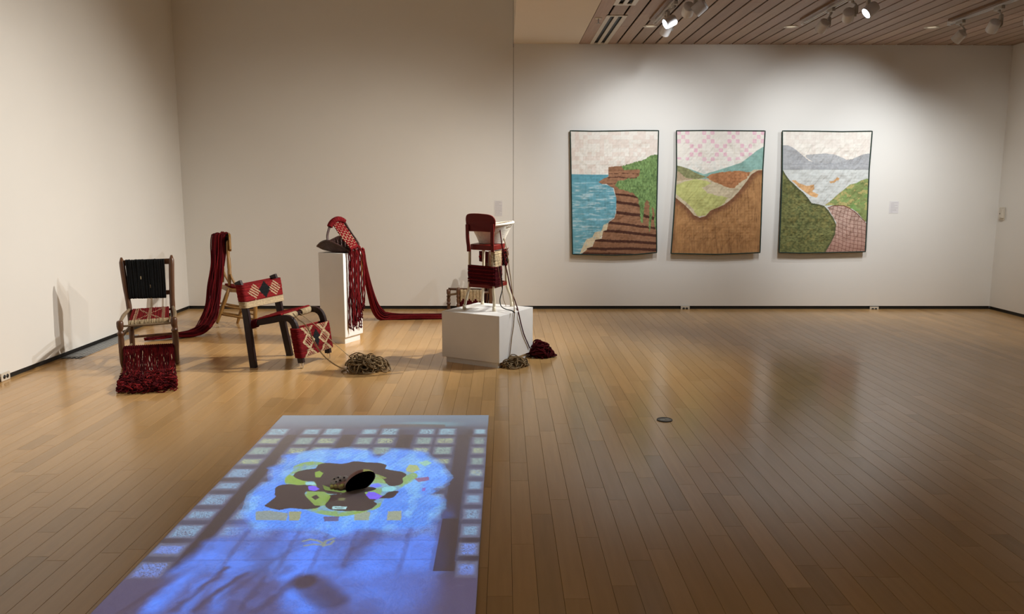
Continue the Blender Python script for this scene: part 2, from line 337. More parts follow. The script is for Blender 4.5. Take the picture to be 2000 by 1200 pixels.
# ceilings: high bay on the left, plaster band, timber planks on the right
b = MB(); b.box(((XL+XE)/2, (YB+YF)/2, ZT+.05), (XE-XL+.3, YB-YF, .1)); struct('ceiling', b, M['plaster'])
b = MB(); b.box((XE+.06, (YB+YF)/2, (ZC+ZT)/2), (.12, YB-YF, ZT-ZC)); b.box(((XE+.915)/2+.06, (YB+YF)/2, ZC+.05), (.915-XE-.12, YB-YF, .1)); struct('ceiling', b, M['plaster'])
b = MB(); b.box(((.915+XR)/2, (YB+YF)/2, ZC+.07), (XR-.915, YB-YF, .04)); ceil = struct('ceiling', b, M['void'])
k = 0; x0 = .921; PW = .1565
def tone_mesh(name, bx, tone, org=(0, 0, 0)):
    me = bx.mesh(name, org); at = me.color_attributes.new('tone', 'FLOAT_COLOR', 'POINT'); at.data.foreach_set('color', np.tile((*tone, 1.0), (len(me.vertices), 1)).ravel()); return me
while x0 < XR-.02:
    xe = min(x0+PW-.021, XR); y = YF
    while y < YB:
        ye = y+random.uniform(2.6, 4.2); ye = YB if ye > YB-.8 else ye
        c = (x0+xe)/2; segs = [(y, ye-.003)]
        if 1.04 < c < 1.25:  # the two slot vents sit in these planks
            segs = []
            for a, z_ in ((YF, 6.9), (8.0, 8.46)):
                if max(a, y) < min(z_, ye-.003): segs.append((max(a, y), min(z_, ye-.003)))
        for (a, z_) in segs:
            bx = MB(); bx.box((c, (a+z_)/2, ZC+.006), (xe-x0, z_-a, .012), bev=.0015)
            tn = random.uniform(.84, 1.12); me = tone_mesh('plank', bx, (0.385*tn, 0.275*tn*random.uniform(.97, 1.03), 0.205*tn)); link('plank', me, M['pine'], ceil)
        y = ye
    x0 += PW
# floor boards: 300 largest in view as single boards, the rest joined
b = MB(); b.box(((XL+XR)/2, (YB+YF)/2, -.03), (XR-XL+.4, YB-YF+.4, .04)); floor = struct('floor', b, M['subfloor'])
BW = .0979; boards = []; R2 = random.Random(5)
kx = math.ceil((XL-.131)/BW)-1
while .131+kx*BW < XR:
    xa = max(.131+kx*BW, XL-.1); xb = min(.131+(kx+1)*BW, XR+.1); y = YF-.1-R2.uniform(0, .8)
    while y < YB+.1:
        ln = R2.choice([.3, .45, .6, .75, .9, 1.05, 1.2, 1.5])*R2.uniform(.85, 1.15); ye = min(y+ln, YB+.1)
        boards.append((xa, xb, max(y, YF-.1), ye)); y = ye
    kx += 1
def board_score(q):
    xa, xb, ya, ye = q; cx, cy = (xa+xb)/2, (ya+ye)/2
    d = cy
    if cy < 2.6: return -1
    pxx = 984+cx*1573/max(cy, .1)
    if pxx < 10 or pxx > 1990: return -1
    if -1.53 < cx < -.1 and 2.5 < cy < 5.3: return -1
    return (xb-xa)*(min(ye, 10)-ya)/cy**3
boards.sort(key=board_score, reverse=True)
def board_tone():
    t = R2.gauss(1, .055); wv = R2.uniform(-.5, .5); t *= .86 if R2.random() < .05 else 1
    return (0.55*t, (0.330+.012*wv)*t, (0.132+.018*wv)*t)
def board_geo(bx, q):
    xa, xb, ya, ye = q; g = .0006; bx.box(((xa+xb)/2, (ya+ye)/2, -.006), (xb-xa-2*g, ye-ya-2*g, .012), bev=.0007)
for q in boards[:296]:
    bx = MB(); board_geo(bx, q); link('floor_board', tone_mesh('floor_board', bx, board_tone()), M['floor'], floor)
bx = MB(); tn = []
for q in boards[296:]:
    if q[3] > -4.5 and q[0] < XR and q[1] > XL: n0 = bx.n; board_geo(bx, q); tn += [board_tone()]*(bx.n-n0)
me = bx.mesh('floor_board'); at = me.color_attributes.new('tone', 'FLOAT_COLOR', 'POINT'); at.data.foreach_set('color', np.hstack([np.array(tn), np.ones((len(tn), 1))]).ravel())
link('floor_board', me, M['floor'], floor, None, 'stuff')

# ---- slot vents, sprinkler, downlights
def vent(y0, y1, lab):
    t = thing('slot_vent', lab, 'vent', (1.155, (y0+y1)/2, ZC-.004), 'slot vents in the timber ceiling')
    b = MB(); W_ = .19
    for x in (-.085, 0, .085): b.box((1.155+x, (y0+y1)/2, ZC-.001), (.045 if x else .04, y1-y0, .012), bev=.002)
    for y in (y0+.025, y1-.025): b.box((1.155, y, ZC-.0012), (.215, .05, .0122), bev=.002)
    part('frame', b, M['plastic'], t); b = MB(); b.box((1.155, (y0+y1)/2, ZC+.03), (.21, y1-y0, .03)); part('duct', b, M['black'], t)
vent(8.46, 10.10, 'white two-slot air vent in the timber ceiling, touching the back wall')
vent(6.90, 8.00, 'white two-slot air vent in the timber ceiling, cut by the top edge of the picture')
t = thing('sprinkler', 'small round fire sprinkler on the first timber plank left of the slot vent', 'sprinkler', (.98, 8.62, ZC), None)
b = MB(); b.tube([(.98, 8.62, ZC), (.98, 8.62, ZC-.006)], [.04, .036], 20); part('plate', b, M['plastic'], t)
b = MB(); b.tube([(.98, 8.62, ZC-.004), (.98, 8.62, ZC-.05)], .006, 8); b.box((.98, 8.62, ZC-.05), (.05, .006, .003)); b.box((.98, 8.62, ZC-.0505), (.006, .05, .003)); part('nozzle', b, M['steel'], t)
for x, y, lab in ((1.592, 9.02, 'leftmost of the three small recessed downlights'), (3.131, 9.02, 'middle one of the three small recessed downlights'), (4.675, 9.02, 'rightmost of the three small recessed downlights')):
    t = thing('downlight', lab+' in the timber ceiling', 'downlight', (x, y, ZC), 'recessed downlights in the timber ceiling')
    a = np.linspace(0, 2*math.pi, 28, endpoint=False); b = MB()
    prof = [(.078, ZC+.004), (.078, ZC-.005), (.060, ZC-.006), (.048, ZC+.0), (.044, ZC-.001)]
    V = [(x+r*math.cos(q), y+r*math.sin(q), z) for r, z in prof for q in a]; n_ = len(a)
    b.add(V, [[i*n_+j, (i+1)*n_+j, (i+1)*n_+(j+1) % n_, i*n_+(j+1) % n_] for i in range(len(prof)-1) for j in range(n_)]); part('trim_ring', b, M['plastic'], t)
    b = MB(); b.tube([(x, y, ZC-.001), (x, y, ZC-.0005)], .046, 20); part('diffuser', b, M['downl'], t)

# ---- tracks and their lamps
TR = [(1.585, 'left'), (3.15, 'middle'), (4.70, 'right')]
for x, nm in TR:
    t = thing('lighting_track', 'long pale %s lighting track along the timber ceiling' % {'left': 'left-hand', 'middle': 'middle', 'right': 'right-hand'}[nm], 'track', (x, 7.0, ZC), 'lighting tracks')
    b = MB(); 
    for dx in (-.017, 0, .017): b.box((x+dx, 5.6, ZC-.02), (.005 if dx else .004, 6.2, .034 if dx else .024))
    b.box((x, 5.6, ZC-.004), (.04, 6.2, .008)); part('rail', b, M['lampwhite'], t)
    b = MB(); b.box((x, 8.71, ZC-.02), (.042, .03, .04), bev=.004); part('end_cap', b, M['lampwhite'], t)
    b = MB(); b.box((x-.055, 5.55, ZC-.012), (.045, 6.1, .024), bev=.002); part('timber_batten', b, mat('batten_wood', (0.20, 0.11, 0.05), .5, vary=.2, scale=6, stretch=(10, .5, 1)), t)
LL = ['dim white spotlight nearest the back wall on the left track', 'lit white spotlight aimed left on the left track', 'third spotlight from the wall on the left track, cut by the top edge', 'fourth spotlight from the wall on the left track',
      'bright-bodied white spotlight nearest the back wall on the middle track', 'second spotlight from the wall on the middle track, seen from behind', 'lit spotlight with glowing lens facing the room on the middle track',
      'small dim spotlight nearest the back wall on the right track', 'second spotlight from the back wall on the right track', 'third spotlight from the wall on the right track, cut by the right edge']
for i, L in enumerate(LAMPS):
    P = np.array(L[0], float); d = np.array(L[1], float)-P; d /= np.linalg.norm(d); tx = TR[0][0] if i < 4 else TR[1][0] if i < 7 else TR[2][0]
    t = thing('track_spotlight', LL[i], 'spotlight', (tx, P[1], ZC-.04), 'spotlights on the ceiling tracks')
    b = MB(); b.box((tx, P[1], ZC-.052), (.036, .13, .03), bev=.004); b.tube([(tx, P[1], ZC-.06), (tx, P[1], ZC-.085)], .014, 12); part('track_adapter', b, M['lampgrey'], t)
    sd = np.cross(d, (0, 0, 1)); sd /= np.linalg.norm(sd); b = MB()
    side = P+sd*.062
    b.tube(spline([(tx, P[1], ZC-.08), (side[0], side[1], ZC-.11), (side[0], side[1], P[2]+.02), tuple(P+sd*.055)], 12), .009, 8); b.tube([P+sd*.068, P+sd*.04], .02, 14)
    b.box((side[0], side[1], (ZC-.11+P[2])/2), (.03, .036, max(.05, ZC-.11-P[2])), bev=.004); part('yoke_arm', b, M['lampgrey'], t)
    b = MB(); ax = [-.050, -.048, -.038, .03, .058]; rd = [.001, .046, .051, .052, .052]
    b.tube([P+d*q for q in ax], rd, 28, caps=False); b.tube([P+d*q for q in (.058, .0582)], [.052, .050], 28, caps=False); hs = part('housing', b, M['lampwhite'], t)
    b = MB(); b.tube([P+d*q for q in (.0582, .0590)], [.052, .0465], 28, caps=False); b.tube([P+d*q for q in (.058, .045)], [.0465, .0455], 28, caps=False); part('front_ring', b, M['black'], t)
    b = MB(); b.tube([P+d*.055, P+d*.057], .0455, 24); part('lens', b, M['lens_on'] if i in (1, 6) else M['lens_off'], t)

# ---- floor grate by the left wall, outlets, thermostat, labels, floor box
t = thing('floor_grate', 'long steel floor grate along the left wall behind the fringed wooden chair', 'grate', (-3.945, 7.72, 0))
b = MB(); b.box((-3.942, 7.72, .001), (.17, 1.18, .002)); part('tray', b, M['black'], t)
b = MB(); b.box((-4.026, 7.72, .004), (.008, 1.18, .006)); b.box((-3.858, 7.72, .004), (.006, 1.18, .006)); part('rim', b, M['steel'], t)
b = MB(); b.box((0, 0, 0), (.185, .016, .006), rz=.5); sm = b.mesh('slat'); sm.materials.append(M['steel'])
for i in range(27):
    o = bpy.data.objects.new('slat', sm); COL.objects.link(o); o.parent = t; o.location = (.003, -.53+i*.041, .0045)
b = MB()
for q in (-.045, .0, .045): b.box((-3.942+q, 7.72, .0045), (.010, 1.16, .005))
part('cross_bar', b, M['steel'], t)
def outlet(c, ax, lab, grp='power outlets in the black baseboards'):
    t = thing('power_outlet', lab, 'outlet', c, grp); b = MB()
    ang = math.atan2(ax[1], ax[0]); n = np.array([ax[1], -ax[0], 0]); C0 = np.array(c, float)
    b.box(C0+n*.004, (.115, .012, .066), rz=ang, bev=.003); part('cover_plate', b, M['plastic'], t)
    for s_ in (-.02, .02):
        p = C0+np.array(ax)*s_+n*.010; b = MB(); b.tube([p, p+n*.002], .0165, 18); part('socket', b, M['black'], t)
outlet((2.332, 10.117, 0.009), (1, 0, 0), 'double power outlet in the back baseboard below the middle quilt')
outlet((4.776, 10.117, 0.002), (1, 0, 0), 'double power outlet in the back baseboard below the right quilt')
outlet((XL+.006, 6.31, .034), (0, 1, 0), 'double power outlet in the left baseboard at the left edge of the picture')
t = thing('wall_thermostat', 'small cream wall thermostat beside the corner on the right wall', 'thermostat', (XR, 10.02, 1.235))
b = MB(); b.box((XR-.011, 10.02, 1.235), (.022, .10, .16), bev=.006); part('case', b, M['plastic'], t)
b = MB(); b.box((XR-.03, 9.985, 1.235), (.03, .05, .12), bev=.006); part('cover', b, M['plastic'], t)
b = MB(); b.tube([(XR-.022, 10.04, 1.232), (XR-.027, 10.04, 1.232)], .008, 12); part('dial', b, M['black'], t)
def wall_label(x0, x1, z0, z1, lines, lab):
    t = thing('wall_label', lab, 'label', ((x0+x1)/2, YB, z0)); b = MB(); b.box(((x0+x1)/2, YB-.0015, (z0+z1)/2), (x1-x0, .003, z1-z0)); part('card', b, M['paper'], t)
    b = MB(); r = random.Random(3)
    for i, (f0, f1) in enumerate(lines):
        z = z1-(z1-z0)*(i+1)/(len(lines)+1); x = x0+(x1-x0)*f0
        while x < x0+(x1-x0)*f1:
            w_ = min(r.uniform(.006, .016), x0+(x1-x0)*f1-x); b.box((x+w_/2, YB-.0034, z), (w_, .0008, .0026)); x += w_+.003
    part('print', b, M['ink'], t, None, 'stuff')
p0 = (-0.122, 10.127, 1.384); p1 = (-0.022, 10.127, 1.191)
wall_label(p0[0], p1[0], p1[2], p0[2], [(.15, .8), (.1, .95), (.1, .6), (.1, .95), (.1, .95), (.1, .9), (.1, .95), (.1, .95), (.1, .9), (.1, .95), (.1, .7), (.1, .95), (.1, .9)], 'tall printed text panel on the back wall left of the vertical joint')
p0 = (4.884, 10.127, 1.382); p1 = (5.002, 10.127, 1.231)
wall_label(p0[0], p1[0], p1[2], p0[2], [(.2, .9), (.15, .5), (.15, .85), (.15, .6), (.15, .9), (.15, .75), (.15, .8), (.15, .4)], 'small printed label on the back wall right of the third quilt')
fc = (1.082, 5.182, -0.0)
t = thing('floor_box_cover', 'round dark metal floor box cover set in the boards right of the projection', 'cover', (fc[0], fc[1], 0))
b = MB(); b.tube([(fc[0], fc[1], -.002), (fc[0], fc[1], .0025), (fc[0], fc[1], .0035)], [.052, .052, .048], 32); part('plate', b, M['cover'], t)
b = MB(); a = np.linspace(0, 2*math.pi, 33)[:-1]; b.tube([(fc[0]+.050*math.cos(q), fc[1]+.050*math.sin(q), .003) for q in a], .003, 6, closed=True); part('rim', b, M['black'], t)
b = MB(); b.box((fc[0]-.015, fc[1]-.01, .004), (.03, .018, .002)); b.box((fc[0]+.02, fc[1]+.008, .004), (.02, .02, .002)); part('flap', b, M['steel'], t)

# ================================================================== PLINTHS
def plinth(name, lab, corner, ang, w_, d_, h, kick, inset):
    """corner = nearest corner on the floor, ang = direction of its left edge"""
    ex = np.array([-math.cos(ang), math.sin(ang), 0]); ey = np.array([math.sin(ang), math.cos(ang), 0]); c = np.array(corner, float)
    ctr = c+ex*w_/2+ey*d_/2; t = thing(name, lab, 'plinth', (ctr[0], ctr[1], 0), 'white plinths')
    b = MB(); b.box((ctr[0], ctr[1], (h+kick)/2), (w_, d_, h-kick), rz=-ang, bev=.002); part('body', b, M['white'], t)
    b = MB(); b.box((ctr[0], ctr[1], kick/2), (w_-2*inset, d_-2*inset, kick), rz=-ang); part('kick_base', b, M['white'], t); return t
plinth('plinth', 'low wide white plinth carrying the red metal chair', (-.041, 6.700, 0), math.radians(30.2), .593, .61, .462, .05, .028)
plinth('plinth', 'tall narrow white plinth carrying the dark basket', (-1.576, 7.80, 0), math.radians(25), .30, .30, .905, .065, .022)
# ================================================================== CHAIR 1: turned wooden chair with fringe
t = thing('woven_chair', 'brown wooden chair with black woven back, red woven seat and a long red fringe', 'chair', (-3.2, 7.0, 0), 'chairs rewoven with wool')
FL, FR = np.array([-3.295, 6.77, 0]), np.array([-2.882, 6.90, 0]); wv = (FR-FL)/np.linalg.norm(FR-FL); dv = np.array([-wv[1], wv[0], 0])
RL, RR = np.array([-3.385, 7.16, 0]), np.array([-3.032, 7.27, 0])
LEGP = [(0, .012), (.04, .017), (.12, .022), (.3, .0235), (.60, .025), (.68, .020), (.70, .026), (.735, .029), (.76, .021), (.79, .0185), (.82, .024), (.88, .0285), (.95, .0285), (.985, .024), (1, .012)]
for p0, top in ((FL, (-3.296, 6.77, .413)), (FR, (-2.888, 6.90, .423))):
    b = MB(); P, r = turned(p0+(0, 0, 0), top, LEGP); b.tube(P, r, 16); part('leg', b, M['walnut'], t)
for p0, mid, top in ((RL, (-3.395, 7.17, .45), (-3.446, 7.19, .918)), (RR, (-3.050, 7.28, .45), (-3.040, 7.30, .932))):
    pts = spline([p0, (p0[0], p0[1]+.0, .2), mid, lerp(mid, top, .5)+np.array([0, -.008, 0]), top], 22); b = MB()
    f = np.linspace(0, 1, 22); r = np.interp(f, [0, .03, .1, .45, .5, .52, .54, .6, .93, .97, 1], [.012, .017, .022, .024, .021, .024, .022, .0225, .024, .022, .008]); b.tube(pts, r, 16); part('leg', b, M['walnut'], t)
def rung(a, c, r, m, nm='rung', bow=(0, 0, 0), lab=None):
    P = spline([a, lerp(a, c, .5)+np.array(bow), c], 9); b = MB(); b.tube(P, np.interp(np.linspace(0, 1, 9), [0, .15, .5, .85, 1], [r*.75, r, r*1.15, r, r*.75]), 10); return part(nm, b, M[m], t, lab)
V3 = lambda p, z: (p[0], p[1], z)
rung(V3(FL, .362), V3(FR, .372), .010, 'twigw', 'seat_rail'); rung((-3.395, 7.17, .425), (-3.05, 7.28, .435), .012, 'walnut', 'seat_rail')
rung(V3(FL, .395), (-3.39, 7.16, .452), .014, 'twigw', 'seat_rail', (-.012, 0, .0)); rung(V3(FR, .405), (-3.045, 7.27, .462), .014, 'twigw', 'seat_rail', (.012, 0, 0))
rung(V3(FL, .262), (-3.39, 7.16, .30), .011, 'twigw'); rung(V3(FR, .27), (-3.04, 7.27, .31), .011, 'twigw')
rung(V3(FL, .125), (-3.387, 7.16, .135), .011, 'twigw'); rung(V3(FR, .13), (-3.036, 7.27, .145), .011, 'twigw')
rung((-3.387, 7.16, .195), (-3.038, 7.27, .212), .011, 'walnut'); rung(V3(FL, .165), V3(FR, .165), .012, 'walnut')
b = MB(); b.bar([(-3.44, 7.19, .868), (-3.24, 7.26, .872), (-3.04, 7.30, .876)], .016, .05, dv); part('back_rail', b, M['walnut'], t)
b = MB(); b.bar([(-3.41, 7.18, .585), (-3.22, 7.24, .588), (-3.045, 7.29, .592)], .014, .04, dv); part('back_rail', b, M['walnut'], t)
blk = lambda s, v, i: CREAM if (i == 27 and int(s*12) == 8) or (i == 16 and int(s*12) == 5) else BLK
b = MB(); TL, TR_, BL, BR = [np.array(x) for x in [(-3.409,7.19,0.882),(-3.1,7.28,0.883),(-3.388,7.17,0.561),(-3.098,7.27,0.557)]]
panel(b, TL, BL, BR, TR_, 46, np.array([.008, -.021, 0]), .0052, blk, 12, jit=.0012); part('woven_back', b, M['yarn'], t, 'black woven back', 'stuff')
def seatcol(s, v, i):
    if s < .10: return CREAM
    x = v*8-4; y = s*6-3; q = abs(abs(x)-abs(y)*1.05)
    if (abs(abs(x)-2.9) < .35 or abs(x) < .28 or q < .28) and (int(s*30)+i) % 2 == 0: return CREAM
    return RED2 if i % 3 else RED
b = MB(); panel(b, (-3.238, 6.80, .378), (-3.362, 7.165, .437), (-3.075, 7.262, .447), (-2.935, 6.905, .388), 44, (-.002, .002, .013), .0048, seatcol, 26, jit=.0012); part('woven_seat', b, M['yarn'], t, 'red woven seat with cream front edge', 'stuff')
# fringe over the front rung
b = MB()
for i in range(26):  # yarn wrapped round the rung
    a = i/25; c = lerp(V3(FL, .165), V3(FR, .165), .04+.92*a); q = np.linspace(0, 6.283, 9)[:-1]
    b.tube([c+np.array([wv[0]*.004*math.sin(x), wv[1]*.004*math.sin(x), 0])-dv*.019*math.cos(x)+np.array([0, 0, .019*math.sin(x)]) for x in q], .009, 6, vary(DRED, .3), False, closed=True)
fdir = np.array([.40, -.95, 0]); fdir /= np.linalg.norm(fdir)
def fpt(c_, a_, q_, z_):  # a_ across 0..1, q_ metres out along the floor
    p_ = lerp(FL, FR, .035+.93*min(1.0, max(0.0, a_))); return np.array([p_[0], p_[1], 0])+fdir*q_+np.array([0, 0, z_])
for i in range(92):
    a = (i % 46+.5)/46+random.uniform(-.008, .008); c = lerp(V3(FL, .165), V3(FR, .165), .035+.93*a); L0 = random.uniform(.70, .99)
    p = [c-dv*.02, c+fdir*.06+np.array([0, 0, -.03])]+[fpt(c, a+random.uniform(-.012, .012), q_, z_+random.uniform(0, .008)) for q_, z_ in ((.13, .095), (.22, .055), (.31, .03))]
    for q_ in (.42, .52, .62, .72, .82, .92):
        if q_ < L0: p.append(fpt(c, a+random.uniform(-.05, .05), q_, .008+random.random()*.035))
    P = spline(p, 46); P[:, 0] += .003*np.sin(np.linspace(0, 40, 46)+i); P[:, 2] = np.maximum(P[:, 2], .005); b.tube(P, .0046*random.uniform(.85, 1.2), 5, vary(random.choice([RED, DRED, RED])))
for i in range(330):  # tangle heaped on the floor
    a = random.random(); q_ = .36+.62*math.sqrt(random.random()); z_ = random.uniform(.008, .045); p = []; an = random.uniform(0, 6.28)
    for k_ in range(7):
        an += random.uniform(-1.5, 1.5); a += math.cos(an)*.055; q_ += math.sin(an)*.022; z_ = min(.055, max(.006, z_+random.uniform(-.016, .016)))
        if a < -.06 or a > 1.02: an += 3.14; a = min(1.0, max(-.05, a))
        pp = lerp(FL, FR, .035+.93*a); p.append(np.array([pp[0], pp[1], 0])+fdir*min(q_, 1.03)+np.array([0, 0, z_]))
    b.tube(spline(p, 20), .0044, 5, vary(random.choice([RED, DRED, DRED, RED2])))
part('fringe', b, M['yarn'], t, 'dark red wool fringe', 'stuff')

# ================================================================== CHAIR 2: dark bent-wood armchair tipped back on clear blocks
t = thing('woven_armchair', 'low dark wooden armchair with red patterned weaving on its back and between its front legs', 'chair', (-1.95, 7.0, 0), 'chairs rewoven with wool')
zf = .05
BLf, BRf = np.array((-2.166, 6.766, 0.0)), np.array((-1.986, 7.265, 0.0)); FLf, FRf = np.array((-1.746, 6.739, 0.05)), np.array((-1.6, 7.126, 0.055))
wd = (BRf-BLf); wd[2] = 0; wd /= np.linalg.norm(wd); fd = np.array([wd[1], -wd[0], 0])
BLt = np.array((-2.266, 6.79, 0.734)); BRt = np.array((-2.098, 7.25, 0.742))
for f0, tp in ((BLf, BLt), (BRf, BRt)):
    b = MB(); mid = np.array((-2.217, 6.775, 0.503)) if f0 is BLf else np.array((-2.062, 7.245, 0.475)); pts = spline([f0, lerp(f0, mid, .5), mid, tp, tp-fd*.012+np.array([0, 0, .014])], 16); b.bar(pts, .034, .062, wd); part('leg', b, M['bark'], t)
seatN = [(-2.181,6.79,0.372),(-2.123,6.79,0.391),(-1.993,6.78,0.415),(-1.897,6.77,0.435),(-1.845,6.76,0.434),(-1.81,6.755,0.404),(-1.79,6.75,0.357),(-1.774,6.75,0.242)]
seatF = [(-2.06,7.26,0.382),(-1.984,7.25,0.4),(-1.868,7.22,0.423),(-1.761,7.19,0.448),(-1.707,7.17,0.449),(-1.666,7.16,0.421),(-1.642,7.15,0.368),(-1.625,7.15,0.255)]
for s_, f0 in ((seatN, FLf), (seatF, FRf)):
    pts = spline(list(map(np.array, s_))+[f0], 34); b = MB(); b.bar(pts, .038, .052, wd); part('front_leg_and_side_rail', b, M['bark'], t)
sN = [np.array(x) for x in seatN]; sF = [np.array(x) for x in seatF]
b = MB(); b.bar([sN[3], lerp(sN[3], sF[3], .5), sF[3]], .03, .034, fd); part('front_rail', b, M['bark'], t)
b = MB(); b.bar([sN[0]-fd*.0, lerp(sN[0], sF[0], .5), sF[0]], .03, .034, fd); part('rear_rail', b, M['bark'], t)
up = np.array([0, 0, 1.0])
b = MB(); panel(b, sN[0]+up*.026-wd*.01, sN[3]+up*.026-wd*.01-fd*.02, sF[3]+up*.026+wd*.01-fd*.02, sF[0]+up*.026+wd*.01, 40, up*.008, .0062, lambda s, v, i: vary(RED2, .1), 14, jit=.001)
for e in (0, 1):
    s0 = (sN, sF)[e]
    for i in range(7):
        c = lerp(s0[0], s0[1], i/6.); b.tube([c+wd*.026*math.cos(q)*1.0+up*.034*math.sin(q) for q in np.linspace(0, 6.283, 11)[:-1]], .0065, 5, vary(DRED, .2), closed=True)
part('woven_seat', b, M['yarn'], t, 'red woven seat', 'stuff')
b = MB()
for i in range(44):
    a = i/43
    if .42 < a < .62: continue
    c = lerp(sN[3], sF[3], .03+.94*a); b.tube([c+fd*.022*math.cos(q)+up*.025*math.sin(q) for q in np.linspace(0, 6.283, 11)[:-1]], .0058, 5, vary(CREAM, .15), closed=True)
part('rail_wrapping', b, M['yarn'], t, 'cream cord wrapped round the front rail', 'stuff')
def diamond(s, v, cx, cy, rx, ry): return abs(s-cx)/rx+abs(v-cy)/ry < 1
def backcol(s, v, i):
    if v > .735: return CREAM
    vv = v+(s-.5)*.0
    for cx in (.24, .80):
        if diamond(s, vv, cx, .36, .17, .36) and (int(s*44)-i) % 4 < 2: return CREAM
    if diamond(s, vv, .52, .35, .16, .37): return BLK
    return RED2 if (i*5) % 7 else RED
tl, tr, bl, br = [np.array(x) for x in [(-2.25,6.785,0.72),(-2.085,7.25,0.728),(-2.221,6.775,0.524),(-2.064,7.25,0.518)]]
b = MB(); panel(b, tl-wd*.015, tr+wd*.012, br+wd*.015, bl-wd*.015, 30, fd*.038, .0058, backcol, 44, jit=.0008); part('woven_back', b, M['yarn'], t, 'red woven back with cream and black diamonds above a cream band', 'stuff')
def frontcol(s, v, i):
    for cx in (.26, .78):
        w_ = abs(((v*2+.5) % 1)-.5)*2  # cream zigzag columns
        if abs(abs(s-cx)-.17*(1-w_)) < .032 or (abs(s-cx) < .15*(1-w_) and (int(s*60)-i) % 4 == 0): return CREAM
        if abs(s-cx) < .11 and (int(s*60)+i) % 4 == 0 and (v < .25 or v > .75): return CREAM
    if diamond(s, v, .52, .45, .13, .33): return BLK
    return RED if (i*5) % 7 else RED2
tl, tr, bl, br = [np.array(x) for x in [(-1.789,6.75,0.349),(-1.637,7.15,0.343),(-1.753,6.745,0.096),(-1.606,7.145,0.106)]]
b = MB(); panel(b, tl-wd*.02, tr+wd*.018, br+wd*.018, bl-wd*.02, 34, fd*.037, .0056, frontcol, 60, jit=.0008); part('woven_front', b, M['yarn'], t, 'red woven panel with cream lattice and black star between the front legs', 'stuff')
for f0 in (FLf, FRf):
    b = MB(); b.box((f0[0], f0[1], f0[2]/2-.001), (.028, .02, f0[2]-.002), rz=1.2, bev=.002); part('clear_block', b, M['acrylic'], t)
# two cords from the seat down to the jute heap
c1 = [(-1.827,6.83,0.462),(-1.749,6.7,0.431),(-1.699,6.68,0.401),(-1.657,6.67,0.346),(-1.63,6.66,0.28),(-1.592,6.64,0.216),(-1.552,6.62,0.166),(-1.508,6.6,0.123),(-1.445,6.57,0.082),(-1.384,6.55,0.052),(-1.319,6.53,0.033)]
c2 = [(-1.809,6.98,0.446),(-1.734,6.9,0.414),(-1.655,6.86,0.367),(-1.578,6.83,0.306),(-1.497,6.8,0.232),(-1.404,6.75,0.166),(-1.327,6.7,0.116),(-1.244,6.62,0.085)]
b = MB(); b.tube(spline(c1, 50), .0030, 6, CREAM); b.tube(spline(c2, 50), .0030, 6, CREAM); b.tube(spline(np.array(c1)+(.004, 0, .005), 50), .0022, 6, JUTE)
part('cord', b, M['yarn'], t, 'two cream cords running down to the floor')
pc = (-1.177, 6.655, 0.0)
t = thing('cord_heap', 'heap of tan jute cord on the floor right of the dark armchair', 'cord', (pc[0], pc[1], 0), 'heaps of cord and yarn on the floor')
b = MB(); pile(b, (pc[0]-.0, pc[1]+.02, 0), .19, .17, .125, 85, .0046, JUTE, (.03, .08)); pile(b, (pc[0]-.05, pc[1]-.02, 0), .16, .12, .03, 25, .0050, JUTE, (.03, .08)); part('cord', b, M['yarn'], t, None, 'stuff')

# ================================================================== CHAIR 3: honey-coloured chair with red wool cascade
t = thing('honey_chair', 'honey-brown wooden side chair with a curtain of red wool falling over its back', 'chair', (-3.1, 8.85, 0), 'chairs rewoven with wool')
B3 = np.array((-3.189, 8.755, 0.05)); A3 = np.array((-3.467, 9.067, 0.05)); C3 = np.array((-3.058, 9.033, 0.0)); D3 = np.array((-2.753, 8.696, 0.01))
sB = np.array((-3.038, 8.76, 0.435)); w3 = np.array([-.235, .40, 0])*.95; sA = sB+w3*.85; sD = np.array((-2.723, 8.7, 0.425)); sC = sD+w3*.80
for p0, p1 in ((B3, sB), (A3, sA), (C3, sC), (D3, sD)):
    b = MB(); P, r = turned(p0, p1, [(0, .012), (.05, .016), (.3, .021), (.5, .024), (.55, .020), (.58, .023), (.8, .022), (1, .017)]); b.tube(P, r, 14); part('leg', b, M['honey'], t)
nrm = np.cross(sD-sB, w3); nrm /= np.linalg.norm(nrm)
c_ = (sA+sB+sC+sD)/4; q3 = []
for k_, (p_) in enumerate((sB, sD, sC, sA)):
    o_ = (p_-c_)*1.13; q3.append(c_+o_)
b = MB(); ring = []
for i in range(4):
    a_, m_, z_ = q3[i-1], q3[i], q3[(i+1) % 4]
    ring += [lerp(m_, a_, .14), lerp(m_, a_, .04)*.5+lerp(m_, z_, .04)*.5, lerp(m_, z_, .14)]
V = [p_+up*.0 for p_ in ring]+[p_-up*.034 for p_ in ring]+[lerp(p_, c_, .08)+up*.006 for p_ in ring]; k_ = len(ring)
b.add(V, [[i, (i+1) % k_, k_+(i+1) % k_, k_+i] for i in range(k_)]+[[2*k_+i, 2*k_+(i+1) % k_, (i+1) % k_, i] for i in range(k_)]+[[2*k_+i for i in range(k_)], [k_+i for i in range(k_)][::-1]], None, False)
part('seat', b, M['honey'], t)
bun = [(sB*.86+sD*.14), (sD*.8+sB*.2), (sC*.8+sA*.2), (sA*.86+sC*.14)]; b = MB(); panel(b, bun[0]+up*.012, bun[1]+up*.012, bun[2]+up*.012, bun[3]+up*.012, 36, up*.008, .006, lambda s, v, i: vary(RED, .15), 8); part('seat_wool', b, M['yarn'], t, 'red wool wound over the seat', 'stuff')
tB = np.array((-3.06, 8.86, 0.964)); bB = np.array((-3.038, 8.78, 0.467)); off = w3*.82
